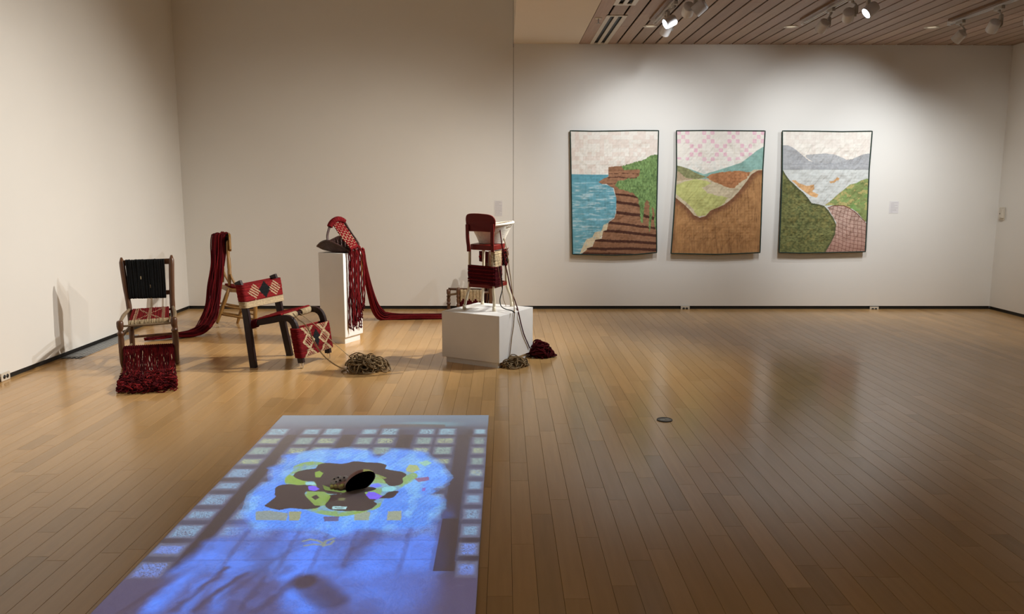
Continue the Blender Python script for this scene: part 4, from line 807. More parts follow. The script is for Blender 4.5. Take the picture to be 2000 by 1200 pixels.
def quiltsky(X, Y, tint, amt, kind, ox=0, oy=0):
    C_ = shade((216, 209, 196), fbm(X/40, Y/40, 1, 4, 5), .06)
    q = 36.0; i = np.floor((X-ox)/q).astype(int); j = np.floor((Y-oy)/q).astype(int); fx = (X-ox)/q-i; fy = (Y-oy)/q-j
    if kind == 'chain':
        m = np.zeros(X.shape)
        for cx_, cy_ in ((150, 121), (259, 234)):
            dx = np.abs((X-cx_+109) % 218-109); dy = np.abs((Y-cy_+113) % 226-113)
            sq = lambda a_, b_: np.hypot(np.maximum(a_-9, 0), np.maximum(b_-9, 0)) < 8.5
            m = np.maximum(m, sq(dx, dy) | sq(np.abs(dx-36), np.abs(dy-36)))
        m = m*(Y < 345-abs(X-390)*.12)
    else:
        h_ = np.sin(i*12.9+j*78.2)*43758.5; m = (h_-np.floor(h_)) > .5
    put(C_, m*amt*(.6+.6*fbm(X/20, Y/20, 1, 3, 9)), L3(tint)); ed = (np.minimum(np.minimum(fx, 1-fx), np.minimum(fy, 1-fy)) < .05); put(C_, ed*.10, L3((150, 130, 110)))
    st = (np.sin((X+Y)/5.2) > .93); put(C_, st*.10, L3((140, 128, 112))); return C_
def paint1(X, Y):
    C_ = quiltsky(X, Y, (204, 180, 166), .60, 'patch', 65, 70); n1 = fbm(X/14, Y/14, 1, 5, 2); w1 = fbm(X/60, Y/9, 1, 4, 3)
    coast = [(60, 440), (392, 444), (385, 462), (345, 480), (302, 508), (330, 525), (375, 530), (430, 556), (440, 600), (456, 640), (458, 700), (450, 770), (440, 815), (390, 852), (380, 900), (338, 935), (322, 985), (270, 1020), (245, 1068), (195, 1090), (150, 1140), (60, 1140)]
    sea = inside(X, Y, coast); C2 = shade((84, 146, 164), w1, .30); wh = ss(.52, .74, w1)*ss(470, 560, Y); C2 = C2*(1-.55*wh[..., None])+L3((176, 200, 204))*.55*wh[..., None]; put(C2, ss(.25, .15, (Y-440)/300)*.35, L3((40, 110, 130))); put(C_, sea, C2)
    foam = inside(X, Y, [(385, 862), (345, 880), (330, 930), (270, 945), (250, 990), (200, 1005), (170, 1060), (140, 1135), (215, 1100), (260, 1050), (330, 1000), (385, 930)]); put(C_, foam*ss(.3, .5, n1+.1), L3((196, 178, 140)))
    cl = inside(X, Y, [(390, 380), (420, 374), (500, 368), (560, 385), (660, 388), (830, 500), (830, 1145), (140, 1145), (200, 1100), (200, 1085), (250, 1070), (275, 1010), (330, 1000), (342, 935), (375, 925), (390, 858), (440, 822), (452, 780), (458, 700), (456, 640), (436, 560), (400, 545), (375, 525), (325, 522), (302, 508), (345, 478), (388, 462)])
    n2 = fbm(X/50, Y/8, 1, 4, 6); C3 = shade((128, 88, 62), n2*.5+n1*.5, .5); put(C3, ss(900, 1130, Y)*.45, L3((104, 66, 44)))
    for pts, wdt in (([(390, 436), (520, 432), (650, 438)], 3), ([(385, 470), (480, 464), (560, 474), (640, 470)], 4), ([(320, 520), (400, 525), (445, 520)], 3), ([(450, 612), (560, 622), (650, 640)], 11), ([(460, 682), (560, 692), (660, 712)], 15), ([(452, 770), (600, 790), (700, 800), (810, 832)], 16), ([(390, 860), (520, 872), (640, 890), (810, 910)], 13), ([(345, 930), (480, 938), (640, 958), (815, 975)], 15), ([(275, 1012), (420, 1022), (620, 1028), (815, 1042)], 15), ([(200, 1085), (360, 1092), (560, 1088), (815, 1100)], 15), ([(150, 1130), (400, 1132), (600, 1140)], 10)):
        dd = seg_line(X, Y, pts)+(n1-.5)*8; put(C3, ss(wdt, wdt*.6, dd), L3((62, 34, 24)))
    put(C_, cl, C3)
    gr = inside(X+(n1-.5)*18, Y+(fbm(X/10, Y/10, 1, 3, 8)-.5)*18, [(500, 372), (560, 350), (640, 330), (680, 320), (720, 303), (755, 278), (830, 268), (830, 880), (812, 905), (800, 930), (786, 880), (784, 740), (770, 720), (760, 850), (746, 938), (738, 900), (744, 720), (735, 680), (715, 660), (700, 690), (696, 760), (684, 868), (668, 858), (664, 760), (650, 680), (640, 640), (600, 602), (540, 585), (470, 560), (445, 540), (470, 500), (560, 480), (630, 475), (655, 450), (664, 400), (600, 398), (530, 405)])
    C4 = shade((92, 120, 66), fbm(X/9, Y/16, 1, 4, 12), .75); put(C4, ss(.62, .75, fbm(X/14, Y/20, 1, 3, 14))*.5, L3((40, 66, 40))); put(C_, gr, C4); return C_
def paint2(X, Y):
    C_ = quiltsky(X, Y, (214, 140, 170), .75, 'chain', 92, 66); n1 = fbm(X/14, Y/14, 1, 5, 22); n2 = fbm(X/30, Y/30, 1, 4, 23)
    put(C_, ss(250, 430, Y)*ss(.3, .6, n2)*.3, L3((150, 184, 184)))
    te = inside(X, Y, [(80, 360), (210, 395), (330, 440), (450, 405), (560, 370), (650, 340), (720, 290), (790, 235), (870, 190), (870, 460), (600, 520), (330, 480), (80, 470)]); put(C_, te, shade((112, 152, 142), n2, .25))
    gh = inside(X, Y, [(85, 362), (130, 372), (200, 395), (250, 425), (350, 462), (260, 490), (180, 540), (80, 560)]); put(C_, gh, shade((112, 114, 74), n1, .5))
    put(C_, inside(X, Y, [(80, 400), (120, 425), (170, 470), (240, 480), (200, 500), (80, 530)]), shade((150, 128, 100), n1, .3))
    sd = inside(X, Y, [(80, 500), (260, 480), (350, 478), (430, 500), (560, 560), (640, 510), (700, 440), (760, 402), (870, 395), (870, 470), (700, 600), (560, 680), (400, 750), (340, 800), (260, 812), (200, 760), (80, 650)]); put(C_, sd, shade((176, 160, 128), n1, .25))
    lg_ = inside(X+(n1-.5)*16, Y+(n2-.5)*16, [(85, 530), (170, 498), (260, 482), (330, 492), (395, 520), (310, 555), (360, 605), (430, 620), (535, 640), (500, 690), (430, 735), (385, 745), (340, 795), (270, 806), (230, 740), (160, 670), (85, 610)]); put(C_, lg_, shade((164, 166, 92), n2, .28))
    br = inside(X+(n1-.5)*14, Y+(n2-.5)*14, [(345, 470), (390, 440), (460, 425), (560, 415), (660, 410), (700, 420), (735, 425), (700, 470), (630, 520), (590, 560), (550, 560), (500, 540), (430, 510)]); put(C_, br, shade((150, 96, 58), n1, .5))
    fg = [(30, 1150), (60, 900), (80, 640), (110, 665), (160, 705), (200, 745), (240, 795), (290, 815), (340, 800), (385, 752), (430, 735), (500, 705), (560, 660), (620, 600), (690, 510), (740, 440), (790, 408), (870, 402), (870, 1150)]
    st = fbm(X/7, Y/70, 1, 4, 25); C3 = shade((150, 104, 60), st*.6+n2*.4, .5); dd = seg_line(X, Y, fg[2:-1]); put(C3, ss(62, 10, dd+(n1-.5)*30)*.85, L3((96, 58, 38))); put(C3, ss(.66, .75, fbm(X/5, Y/90, 1, 3, 28))*.5, L3((84, 54, 34)))
    for cx in (405, 520): put(C3, ss(7, 2, np.abs(X-cx-.1*(Y-760)-(n1-.5)*14))*(Y > 745)*.35, L3((80, 50, 30)))
    put(C3, ss(40, 10, X-45-(1130-Y)*.05)*.4, L3((80, 44, 28))); put(C_, inside(X, Y, fg), C3); return C_
def paint3(X, Y):
    C_ = quiltsky(X, Y, (196, 176, 165), .35, 'patch', 120, 70); n1 = fbm(X/12, Y/12, 1, 5, 32); n2 = fbm(X/35, Y/30, 1, 4, 33)
    wa = (Y > 395); put(C_, wa, shade((176, 180, 176), fbm(X/50, Y/14, 1, 4, 34), .16))
    m1 = inside(X, Y, [(320, 275), (400, 268), (490, 262), (580, 272), (650, 300), (690, 325), (600, 345), (400, 345), (330, 300)]); put(C_, m1, shade((150, 152, 154), n1, .2))
    m2 = inside(X, Y, [(115, 190), (170, 193), (210, 212), (260, 250), (310, 290), (350, 325), (420, 342), (500, 345), (600, 338), (660, 322), (690, 315), (720, 312), (780, 285), (830, 268), (900, 258), (900, 398), (115, 398)]); put(C_, m2, shade((142, 144, 147), n1*.6+n2*.4, .35)); put(C_, ss(4, 1, np.abs(Y-398))*.7, L3((80, 82, 86))); put(C_, m2*ss(4, 1, np.abs(Y-352-(n2-.5)*20))*.4, L3((90, 92, 96)))
    for poly in ([(195, 492), (230, 492), (265, 520), (300, 530), (330, 540), (390, 530), (395, 560), (380, 590), (430, 615), (410, 642), (370, 632), (320, 600), (270, 560)], [(525, 505), (560, 495), (590, 466), (612, 475), (600, 492), (560, 515), (530, 516)]):
        put(C_, inside(X+(n1-.5)*10, Y+(n1-.5)*10, poly), shade((186, 136, 86), n1, .2))
    rg = inside(X, Y, [(480, 712), (540, 665), (600, 610), (660, 565), (700, 530), (760, 515), (800, 492), (850, 478), (900, 490), (900, 880), (830, 850), (780, 790), (720, 740), (650, 715), (560, 708)]); C3 = shade((112, 126, 70), n2, .6); put(C3, ss(.5, .7, n2)*ss(560, 700, X)*.7, L3((80, 118, 58))); put(C3, ss(.55, .68, fbm(X/30, Y/24, 1, 3, 37))*.6, L3((176, 152, 90))); put(C_, rg, C3)
    rp = [(510, 730), (560, 712), (640, 712), (700, 735), (750, 775), (800, 830), (850, 870), (850, 1130), (470, 1130), (520, 1060), (570, 960), (585, 860), (540, 780)]; C4 = shade((166, 134, 120), n1, .18); put(C4, ss(800, 1120, Y)*.6, L3((132, 84, 68)))
    th = (X-500)*.12; g1 = np.abs(((X+(Y-700)*.10+8*np.sin(Y/60))/33) % 1-.5); g2 = np.abs(((Y-th*2.4+6*np.sin(X/40))/35) % 1-.5); ln = np.maximum(ss(.40, .47, g1), ss(.40, .47, g2)); put(C4, ln*.8, L3((86, 46, 36))); put(C_, inside(X, Y, rp), C4)
    put(C_, ss(5, 2, seg_line(X, Y, [(510, 730), (560, 712), (640, 712), (700, 735), (750, 775), (830, 850)])), L3((96, 52, 40)))
    lg2 = [(90, 390), (120, 395), (145, 440), (180, 490), (230, 540), (300, 600), (340, 650), (370, 690), (430, 700), (480, 715), (520, 760), (560, 820), (582, 880), (570, 960), (530, 1040), (490, 1110), (470, 1140), (60, 1140)]; n4 = fbm(X/16, Y/9, 1, 5, 38); C5 = shade((86, 88, 48), n4, .85); put(C5, ss(.55, .7, fbm(X/24, Y/20, 1, 4, 39))*.45, L3((120, 112, 58))); put(C5, ss(.58, .7, fbm(X/20, Y/26, 1, 4, 40))*.4, L3((44, 62, 36))); put(C5, ss(22, 5, seg_line(X, Y, lg2[:-2])+(n1-.5)*16)*.7, L3((52, 56, 36))); put(C_, inside(X, Y, lg2), C5); return C_
quilt('left landscape quilt showing blue sea below a layered brown cliff with green vines', [(0.734,10.1,2.342),(2.022,10.1,2.345),(0.753,10.1,0.624),(2.075,10.1,0.625)], 4.445, [(60, 70), (66, 400), (72, 800), (78, 1138)], [(826, 68), (816, 400), (805, 800), (805, 1122)], [68, 72, 70, 66, 67], [1138, 1142, 1146, 1140, 1122], paint1, 50)
quilt('middle landscape quilt with pink checked sky, lime valley and brown foreground slope', [(2.006,10.1,2.345),(3.298,10.1,2.349),(2.058,10.1,0.624),(3.384,10.1,0.625)], 4.443, [(92, 68), (92, 400), (66, 800), (40, 1130)], [(860, 70), (838, 400), (822, 800), (808, 1122)], [68, 66, 68, 70], [1130, 1134, 1138, 1132, 1122], paint2, 60)
quilt('right landscape quilt with grey hills, pale lake, dark green slope and netted brown field', [(3.281,10.1,2.349),(4.576,10.1,2.352),(3.367,10.1,0.626),(4.695,10.1,0.627)], 4.445, [(122, 70), (118, 400), (100, 800), (84, 1122)], [(900, 72), (870, 400), (850, 760), (830, 1115)], [70, 72, 76, 72], [1122, 1128, 1124, 1120, 1115], paint3, 70)

# ================================================================== FLOOR CLOTH, PROJECTOR AND ITS SLIDE
MX0, MX1, MY0, MY1 = -1.51, -.105, 2.486, 5.286
t = thing('floor_cloth', 'pale cloth on the floor catching a blue projected picture', 'cloth', ((MX0+MX1)/2, (MY0+MY1)/2, 0))
hN, wN = 70, 40; v = np.linspace(0, 1, hN)[:, None]; u = np.linspace(0, 1, wN)[None, :]; nz = fbm(u*6+0*v, v*12+0*u, 1, 3, 4)
wob = .006*(fbm(v*9, v*0+3, 1, 2, 5)-.5); X = MX0+(MX1-MX0)*u+wob*(1-2*u)*((u < .03) | (u > .97)); Y = MY1-(MY1-MY0)*v+0*u; Z = .0045+.0015*nz
P = np.stack([X, Y, Z], -1); b = MB(); idx = np.arange(hN*wN).reshape(hN, wN); F = np.stack([idx[:-1, :-1], idx[1:, :-1], idx[1:, 1:], idx[:-1, 1:]], -1).reshape(-1, 4).tolist()
b.add(P.reshape(-1, 3), F); bd = list(idx[0])+list(idx[1:, -1])+list(idx[-1, ::-1][1:])+list(idx[::-1, 0][1:-1]); PV = P.reshape(-1, 3)[bd]; V = np.vstack([PV, PV*np.array([1, 1, 0])+np.array([0, 0, .0006])]); k_ = len(bd); b.add(V, [[i, (i+1) % k_, k_+(i+1) % k_, k_+i] for i in range(k_)]); part('cloth', b, M['matc'], t)
def smooth(poly):
    if len(poly) < 7: return poly
    k = len(poly); o = []
    for i in range(k):
        a, b_, c, d = [np.array(poly[(i+j) % k]) for j in (-1, 0, 1, 2)]
        for t_ in (0, .2, .4, .6, .8): o.append(tuple(.5*((2*b_)+(c-a)*t_+(2*a-5*b_+4*c-d)*t_**2+(3*b_-a-3*c+d)*t_**3)))
    return o
def paint_slide(u, v):
    """colours of the projected picture; u across, v from the far edge to the near edge"""
    n1 = fbm(u*22, v*44, 1, 4, 81); n2 = fbm(u*5, v*7, 1, 4, 82); fine = RNG.random(u.shape); st = fbm(u*60, v*6, 1, 3, 84)
    C_ = np.zeros(u.shape+(3,))
    GREY = np.array([.030, .048, .11]); put(C_, np.ones(u.shape)*ss(.15, .7, n2+.1)*.8, GREY); put(C_, ss(.14, .02, v)*.9, np.array([.07, .14, .22]))
    put(C_, ss(.03, .0, np.hypot((u-.72)/7.5, (v-.075)))*.8, np.array([.10, .28, .36])); put(C_, ss(.02, .004, np.abs(v-.085-.25*(u-.66)**2))*(u > .5)*(u < .8)*.8, np.array([.04, .03, .03]))
    cols = [(0, .10), (.157, .246), (.252, .345), (.422, .506), (.512, .60), (.682, .766), (.772, .862), (.932, 1.0)]; rows = [.132+.0663*k for k in range(11)]
    grid = np.zeros(u.shape)
    for ci, (a_, b_) in enumerate(cols):
        for ri, r_ in enumerate(rows):
            if ri > 8 and .13 < (a_+b_)/2 < .9: continue
            hh = .0275 if ri % 2 == 0 or ri == 1 else .0245; hu = np.minimum(u-a_, b_-u); hv = hh-np.abs(v-r_); m = ss(-.001, .006, hu)*ss(-.002, .006, hv)
            core = ss(.004, .022, hu)*ss(-.001, .008, hv-.003-(.005 if (ci+ri) % 2 else 0)); grid = np.maximum(grid, m); put(C_, m*.9, np.array([.055, .075, .14])*(1+.3*(ri > 5)))
            tint = np.array([.16, .34, .46]) if ri == 0 else np.array([.09, .19, .60]) if ri > 8 else np.array([.12, .25, .42]) if ri > 3 else np.array([.15, .26, .26]); put(C_, core*ss(.25, .6, fine*.6+n1*.5), tint)
            if ri in (1, 2, 3, 4) and (ci+ri) % 2 == 1: put(C_, core*ss(.45, .8, fine)*.6, np.array([.32, .36, .10]))
    for a_, b_ in ((.103, .152), (.352, .415), (.608, .672), (.868, .925)):
        lim = .80 if a_ in (.103, .868) else .245; put(C_, ss(-.003, .004, np.minimum(u-a_, b_-u))*(v > .155)*(v < lim)*np.where(a_ > .8, .8, .95), np.array([.004, .003, .004]))
    put(C_, ss(.004, .001, np.abs((v-.165) % .0663))*(grid < .5)*(v < .26)*.6, np.array([.02, .015, .02]))
    # lower wash of blue
    low = ss(.52, .66, v)*ss(.14, .26, u+.10*(v-.6))*ss(.925, .84, u); put(C_, low*(.45+.5*n2), np.array([.045, .12, .50])); put(C_, low*ss(.45, .65, n1)*.45, np.array([.06, .19, .78]))
    put(C_, ss(.78, .84, v)*.6, np.array([.05, .045, .13])); 
    def stroke(pts, wd_, I, c):
        q = [(a_, b_*2) for a_, b_ in pts]; put(C_, ss(1.6, 0, seg_line(u+(n1-.5)*.03, v*2+(n2-.5)*.03, q)/wd_)*I*(.55+.8*n1), np.array(c))
    BL = (.05, .19, .88)
    for pts, wd_, I in (([(0.182,0.76),(0.158,0.803)], .05, .85), ([(0.187,0.714),(0.179,0.752)], .045, .75), ([(0.162,0.827),(0.152,0.902)], .034, .95), ([(0.231,0.831),(0.231,0.907)], .026, .7), ([(0.291,0.831),(0.311,0.902)], .026, .6), ([(0.294,0.769),(0.285,0.801)], .05, .7), ([(0.485,0.718),(0.482,0.816),(0.515,0.874),(0.563,0.901)], .045, 1.0), ([(0.66,0.817),(0.76,0.861)], .11, .55), ([(0.701,0.762),(0.791,0.754)], .10, .6), ([(0.552,0.77),(0.676,0.778)], .06, .6), ([(0.345,0.727),(0.384,0.681)], .06, .5), ([(0.827,0.701),(0.857,0.779)], .05, .5)):
        stroke(pts, wd_, I, BL)
    for pts, wd_, I in (([(0.271,0.788),(0.207,0.907)], .012, .8), ([(0.332,0.804),(0.258,0.907)], .013, .8), ([(0.396,0.813),(0.381,0.902)], .012, .5), ([(0.659,0.654),(0.628,0.727),(0.604,0.778)], .035, .65), ([(0.343,0.652),(0.33,0.752)], .03, .45)):
        stroke(pts, wd_, I, (.025, .018, .035))
    for uc in (.10, .25, .415, .51, .605, .77, .865): put(C_, ss(.012, .003, np.abs(u-uc-.01*(n1-.5)))*ss(.50, .56, v)*ss(.82, .78, v)*.35, np.array([.02, .018, .05]))
    put(C_, ss(.006, .002, np.abs((v-.165) % .0663))*ss(.5, .55, v)*ss(.82, .8, v)*.25, np.array([.02, .018, .05]))
    put(C_, ss(.5, .7, fbm(u*14+v*9, v*3, 1, 3, 88))*ss(.76, .85, v)*(u < .5)*.7, np.array([.03, .025, .06]))
    cu_, cv_ = (0.516, 0.831); put(C_, ss(1.2, .6, np.hypot((u-cu_)/.035, (v-cv_)/.022))*.9, np.array([.02, .015, .02])); put(C_, ss(.07, .03, seg_line(u, v*2, [(cu_, cv_*2), (cu_+.09, cv_*2+.10)]))*.7, np.array([.02, .015, .03]))
    put(C_, inside(u, v, [(.868, .615), (.925, .615), (.93, .80), (.87, .80)])*.9, np.array([.006, .005, .006]))
    # bright cloud of blue round the picture
    jx = (n1-.5)*.03
    cloud = [(0.162,0.294),(0.263,0.266),(0.315,0.253),(0.42,0.247),(0.504,0.26),(0.552,0.31),(0.574,0.285),(0.606,0.254),(0.733,0.267),(0.778,0.31),(0.828,0.351),(0.861,0.417),(0.867,0.458),(0.799,0.506),(0.855,0.524),(0.861,0.569),(0.826,0.649),(0.717,0.66),(0.601,0.656),(0.537,0.685),(0.473,0.656),(0.365,0.655),(0.272,0.659),(0.191,0.592),(0.149,0.504),(0.191,0.436),(0.151,0.372),(0.183,0.332)]
    cm = np.zeros(u.shape); 
    for dx, dy in ((0, 0), (.012, .004), (-.012, -.004), (.008, -.008), (-.008, .008)): cm += inside(u+dx+jx, v+dy+jx*.5, cloud)/5.
    col = np.array([.045, .25, 1.0])*(.75+.6*n2)[..., None]; wht = np.clip(ss(.42, .75, fbm(u*16, v*20, 1, 4, 90))+ss(.45, .75, fbm(u*40, v*14, 1, 3, 92))*.5+.35*ss(.6, .95, u)-.25*ss(.35, .5, v)+.35*ss(.55, .95, fine), 0, 1); col = col*(1-.55*wht[..., None])+np.array([.20, .58, .95])*.55*wht[..., None]; hat = (np.sin((u*1.405+v*2.8)*430) > .1)*.42; col = col*(1-hat[..., None]*(.5+n1[..., None]*.6)); put(C_, cm*(.80+.13*ss(.4, .0, np.hypot((u-.5)/1.2, v-.37)*2)), col)
    def P_(poly, c, a=1.0, j=.3):
        put(C_, inside(u+jx*j, v+jx*j*.5, smooth(poly))*a, np.array(c))
    GRN = (.145, .29, .03); DK = (.004, .003, .003); VI = (.11, .07, .75)
    P_([(0.226,0.584),(0.268,0.58),(0.342,0.592),(0.347,0.62),(0.248,0.62)], (.17, .22, .10), .8); P_([(0.34,0.584),(0.384,0.584),(0.392,0.621),(0.357,0.62)], (.20, .24, .08), .9); P_([(0.562,0.585),(0.619,0.585),(0.624,0.621),(0.575,0.621)], (.20, .26, .12), .85); P_([(0.675,0.583),(0.722,0.581),(0.732,0.622),(0.685,0.621)], (.22, .27, .12), .85); P_([(0.467,0.605),(0.52,0.605),(0.525,0.625),(0.479,0.625)], (.05, .02, .03), .8)
    P_([(0.248,0.389),(0.243,0.355),(0.294,0.332),(0.348,0.339),(0.373,0.35),(0.298,0.389),(0.604,0.39),(0.72,0.395),(0.742,0.427),(0.7,0.467),(0.647,0.533),(0.641,0.568),(0.578,0.593),(0.523,0.605),(0.463,0.597),(0.39,0.576),(0.349,0.541),(0.246,0.441)], GRN, .45+.45*ss(.35, .55, fbm(u*20, v*30, 1, 3, 95)))
    P_([(0.246,0.441),(0.248,0.41),(0.306,0.421),(0.331,0.456),(0.305,0.461)], GRN, .95)
    P_([(0.268,0.415),(0.268,0.389),(0.315,0.375),(0.332,0.372),(0.335,0.353),(0.362,0.341),(0.422,0.344),(0.468,0.33),(0.517,0.336),(0.569,0.339),(0.606,0.354),(0.607,0.373),(0.641,0.384),(0.674,0.392),(0.696,0.406),(0.69,0.427),(0.695,0.447),(0.681,0.462),(0.652,0.465),(0.634,0.452),(0.611,0.427),(0.566,0.4),(0.556,0.406),(0.562,0.486),(0.588,0.524),(0.532,0.505),(0.447,0.505),(0.422,0.495),(0.398,0.491),(0.363,0.446),(0.339,0.441),(0.307,0.436)], DK)
    P_([(0.269,0.456),(0.234,0.466),(0.245,0.504),(0.256,0.518),(0.243,0.55),(0.246,0.562),(0.303,0.577),(0.332,0.569),(0.389,0.574),(0.433,0.567),(0.423,0.546),(0.371,0.523),(0.354,0.495),(0.399,0.493),(0.356,0.461),(0.308,0.461)], DK)
    P_([(0.449,0.51),(0.442,0.541),(0.478,0.576),(0.574,0.582),(0.601,0.58),(0.62,0.568),(0.628,0.551),(0.614,0.537),(0.641,0.526),(0.673,0.524),(0.688,0.506),(0.688,0.491),(0.651,0.496),(0.638,0.515),(0.588,0.524),(0.532,0.505)], DK)
    P_([(0.357,0.493),(0.422,0.495),(0.451,0.514),(0.45,0.559),(0.416,0.559),(0.371,0.523)], (.13, .26, .04), .9); P_([(0.383,0.519),(0.4,0.509),(0.416,0.523),(0.404,0.532)], DK); P_([(0.339,0.394),(0.354,0.386),(0.376,0.4),(0.374,0.421),(0.355,0.421)], GRN, .9); P_([(0.562,0.4),(0.59,0.406),(0.631,0.427),(0.609,0.432),(0.576,0.432)], (.13, .22, .04), .8); P_([(0.399,0.461),(0.464,0.486),(0.507,0.486),(0.495,0.5),(0.418,0.486)], (.10, .20, .03), .8); P_([(0.483,0.524),(0.511,0.524),(0.51,0.537),(0.488,0.535)], (.10, .13, .05), .7)
    P_([(0.347,0.466),(0.372,0.464),(0.397,0.481),(0.384,0.491),(0.36,0.486)], VI, .95, 0); P_([(0.577,0.51),(0.581,0.494),(0.604,0.496),(0.638,0.515),(0.626,0.531),(0.596,0.528)], VI, .95, 0)
    P_([(0.327,0.446),(0.359,0.446),(0.373,0.459),(0.337,0.461)], (.20, .50, .62), .9); P_([(0.575,0.462),(0.604,0.452),(0.623,0.467),(0.589,0.481)], (.08, .14, .85), .9); P_([(0.629,0.472),(0.66,0.467),(0.678,0.477),(0.67,0.491),(0.628,0.491)], (.16, .48, .58), .9); P_([(0.478,0.561),(0.528,0.563),(0.53,0.575),(0.482,0.574)], (.25, .50, .58), 1, 0); P_([(0.487,0.565),(0.522,0.567),(0.516,0.571),(0.489,0.57)], (.03, .08, .10), .8, 0)
    P_([(0.688,0.373),(0.695,0.351),(0.727,0.354),(0.744,0.379),(0.72,0.395),(0.696,0.39)], (.26, .34, .05), .85); P_([(0.732,0.339),(0.761,0.325),(0.783,0.34),(0.759,0.36)], (.20, .45, .30), .8); P_([(0.732,0.427),(0.786,0.419),(0.793,0.437),(0.754,0.447)], (.16, .03, .08), .8); P_([(0.772,0.477),(0.786,0.475),(0.785,0.492),(0.774,0.492)], (.16, .04, .35), .7)
    # small drift of pale lines near the front
    for pts in ([(0.445,0.7),(0.464,0.693),(0.492,0.699),(0.516,0.71)], [(0.458,0.716),(0.482,0.711),(0.512,0.713)], [(0.516,0.717),(0.515,0.7),(0.537,0.69)], [(0.519,0.715),(0.535,0.711),(0.54,0.699)]):
        put(C_, ss(.0065, .0035, seg_line(u, v*2, [(a_, b_*2) for a_, b_ in pts]))*.9, np.array([.15, .21, .19]))
    C_ *= (.80+.40*fine[..., None]*np.ones(3)); return np.clip(C_+np.array([.006, .004, .012]), 0, 1)
LZ, SD = 3.90, .12; cx, cy = (MX0+MX1)/2, (MY0+MY1)/2; kk = SD/(LZ-.005)
hN, wN = 620, 340; v = np.linspace(0, 1, hN)[:, None]+np.zeros((1, wN)); u = np.linspace(0, 1, wN)[None, :]+np.zeros((hN, 1))
C_ = paint_slide(u, v); P = np.stack([cx+(MX0+(MX1-MX0)*u-cx)*kk, cy+(MY1-(MY1-MY0)*v-cy)*kk, 0*u+LZ-SD], -1)
t = thing('projector', 'black ceiling projector hanging over the floor cloth, above the frame', 'projector', (cx, cy, LZ))
me = cgrid('slide', P, C_, M['slide'], (cx, cy, LZ)); link('slide', me, None, t)
b = MB(); w2, d2 = (MX1-MX0)*kk/2, (MY1-MY0)*kk/2; W2, D2 = .15, .18; z_ = LZ-SD
b.add([(cx-W2, cy-D2, z_), (cx+W2, cy-D2, z_), (cx+W2, cy+D2, z_), (cx-W2, cy+D2, z_), (cx-w2, cy-d2, z_), (cx+w2, cy-d2, z_), (cx+w2, cy+d2, z_), (cx-w2, cy+d2, z_), (cx-W2, cy-D2, LZ+.08), (cx+W2, cy-D2, LZ+.08), (cx+W2, cy+D2, LZ+.08), (cx-W2, cy+D2, LZ+.08)], [[0, 1, 5, 4], [1, 2, 6, 5], [2, 3, 7, 6], [3, 0, 4, 7], [0, 8, 9, 1], [1, 9, 10, 2], [2, 10, 11, 3], [3, 11, 8, 0], [8, 11, 10, 9]], None, False)
part('case', b, M['casing'], t); b = MB(); b.tube([(cx, cy, LZ+.08), (cx, cy, ZT)], .02, 12); part('ceiling_pole', b, M['casing'], t)
PL_ = spot('projector_light', (cx, cy, LZ), (cx, cy, 0), 1300, 60, 0.0, (1, 1, 1), 0.0)

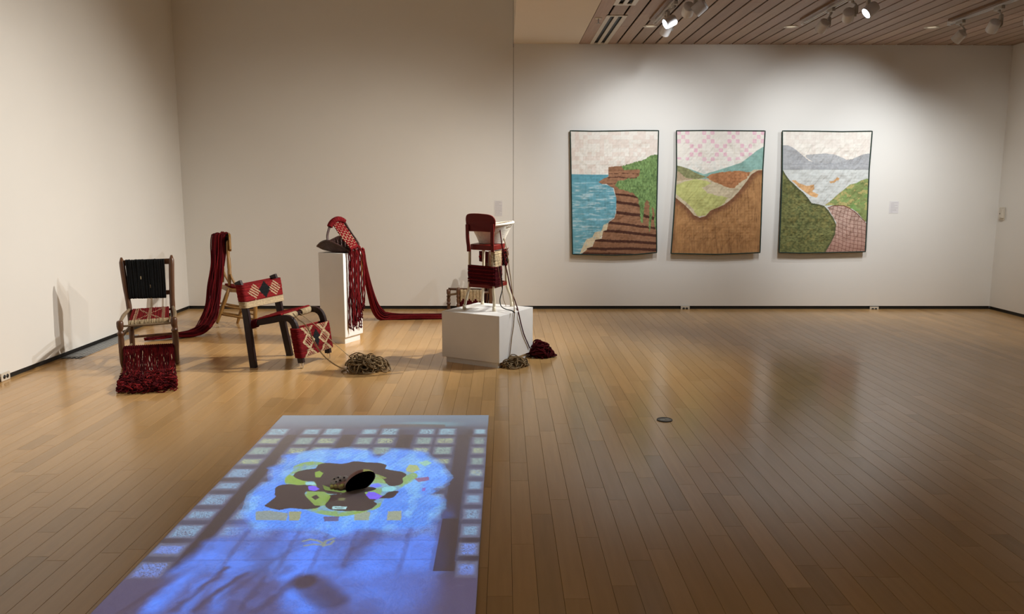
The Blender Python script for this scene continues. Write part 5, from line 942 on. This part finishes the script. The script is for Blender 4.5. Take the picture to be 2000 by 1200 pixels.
# ================================================================== SMALL SCULPTURE on the cloth
sc0 = np.array((-0.738, 3.91, 0.053)); n_ = np.array([.48, -.79, -.38]); n_ /= np.linalg.norm(n_)
t = thing('shell_sculpture', 'small pink clay sculpture with a black hollow shell and barnacle lumps, on the projected cloth', 'sculpture', (sc0[0]-.08, sc0[1], .006))
ax = np.array((-0.69, 3.95, 0.101))-np.array((-0.792, 3.89, 0.04)); ax -= n_*(ax@n_); R0 = np.linalg.norm(ax)/2*1.05; ax /= np.linalg.norm(ax); ay = np.cross(n_, ax)
def shell(R, m, nm, dep, lab=None):
    b = MB(); V = []; F = []; A = 28; Bn = 9
    for i in range(Bn):
        th = i/(Bn-1)*math.pi/2
        for j in range(A):
            q = 2*math.pi*j/A; rx = R*(1+.08*math.cos(2*q)); V.append(sc0+ax*rx*(math.cos(q)+.10*abs(math.cos(q))**3*(1 if math.cos(q) > 0 else -.3))*math.cos(th)+ay*rx*.95*math.sin(q)*math.cos(th)-n_*dep*math.sin(th))
    for i in range(Bn-1):
        for j in range(A): F.append([i*A+j, i*A+(j+1) % A, (i+1)*A+(j+1) % A, (i+1)*A+j])
    V = np.array(V); V[:, 2] = np.maximum(V[:, 2], .007); b.add(V, F); return part(nm, b, m, t, lab)
shell(R0*1.05, M['clay'], 'outer_shell', R0*.80, 'pink clay outer shell'); shell(R0*.99, M['blackin'], 'inner_shell', R0*.68, 'black hollow inside')
def lump(c, r, m, nm, sq=.8, lab=None):
    b = MB(); V = []; F = []; A, Bn = 16, 10; g = random.Random(int(c[0]*9999)); ph = g.uniform(0, 6)
    for i in range(Bn+1):
        th = math.pi*i/Bn
        for j in range(A):
            q = 2*math.pi*j/A; rr_ = r*(1+.10*math.sin(3*q+ph)*math.sin(th)); V.append((c[0]+rr_*math.sin(th)*math.cos(q), c[1]+rr_*math.sin(th)*math.sin(q), max(.0065, c[2]+rr_*sq*math.cos(th))))
    for i in range(Bn):
        for j in range(A): F.append([i*A+j, i*A+(j+1) % A, (i+1)*A+(j+1) % A, (i+1)*A+j])
    b.add(V, F); return part(nm, b, m, t, lab)
for c, r, pale in (((-0.834, 3.99, 0.039), 0.024, 1), ((-0.855, 3.99, 0.025), 0.026, 1), ((-0.871, 3.97, 0.025), 0.024, 1), ((-0.891, 3.99, 0.017), 0.02, 1), ((-0.869, 4.01, 0.034), 0.02, 1), ((-0.89, 4.01, 0.026), 0.019, 1), ((-0.888, 3.95, 0.014), 0.015, 0), ((-0.84, 3.935, 0.023), 0.021, 0), ((-0.83, 3.94, 0.029), 0.019, 0), ((-0.863, 3.94, 0.021), 0.016, 0), ((-0.816, 3.96, 0.023), 0.02, 0), ((-0.824, 4.0, 0.03), 0.022, 0)):
    lo = lump(c, r, M['scale_'] if pale else M['clay'], 'barnacle' if pale else 'clay_lump')
    if pale:
        b = MB(); dv_ = np.array([.1, -.75, .65]); q_ = np.array(c)+dv_*r*.93; b.tube([q_-np.array([r*.25, 0, 0]), q_, q_+np.array([r*.25, 0, .002])], [.001, .0045, .001], 8); part('hole', b, M['black'], lo)
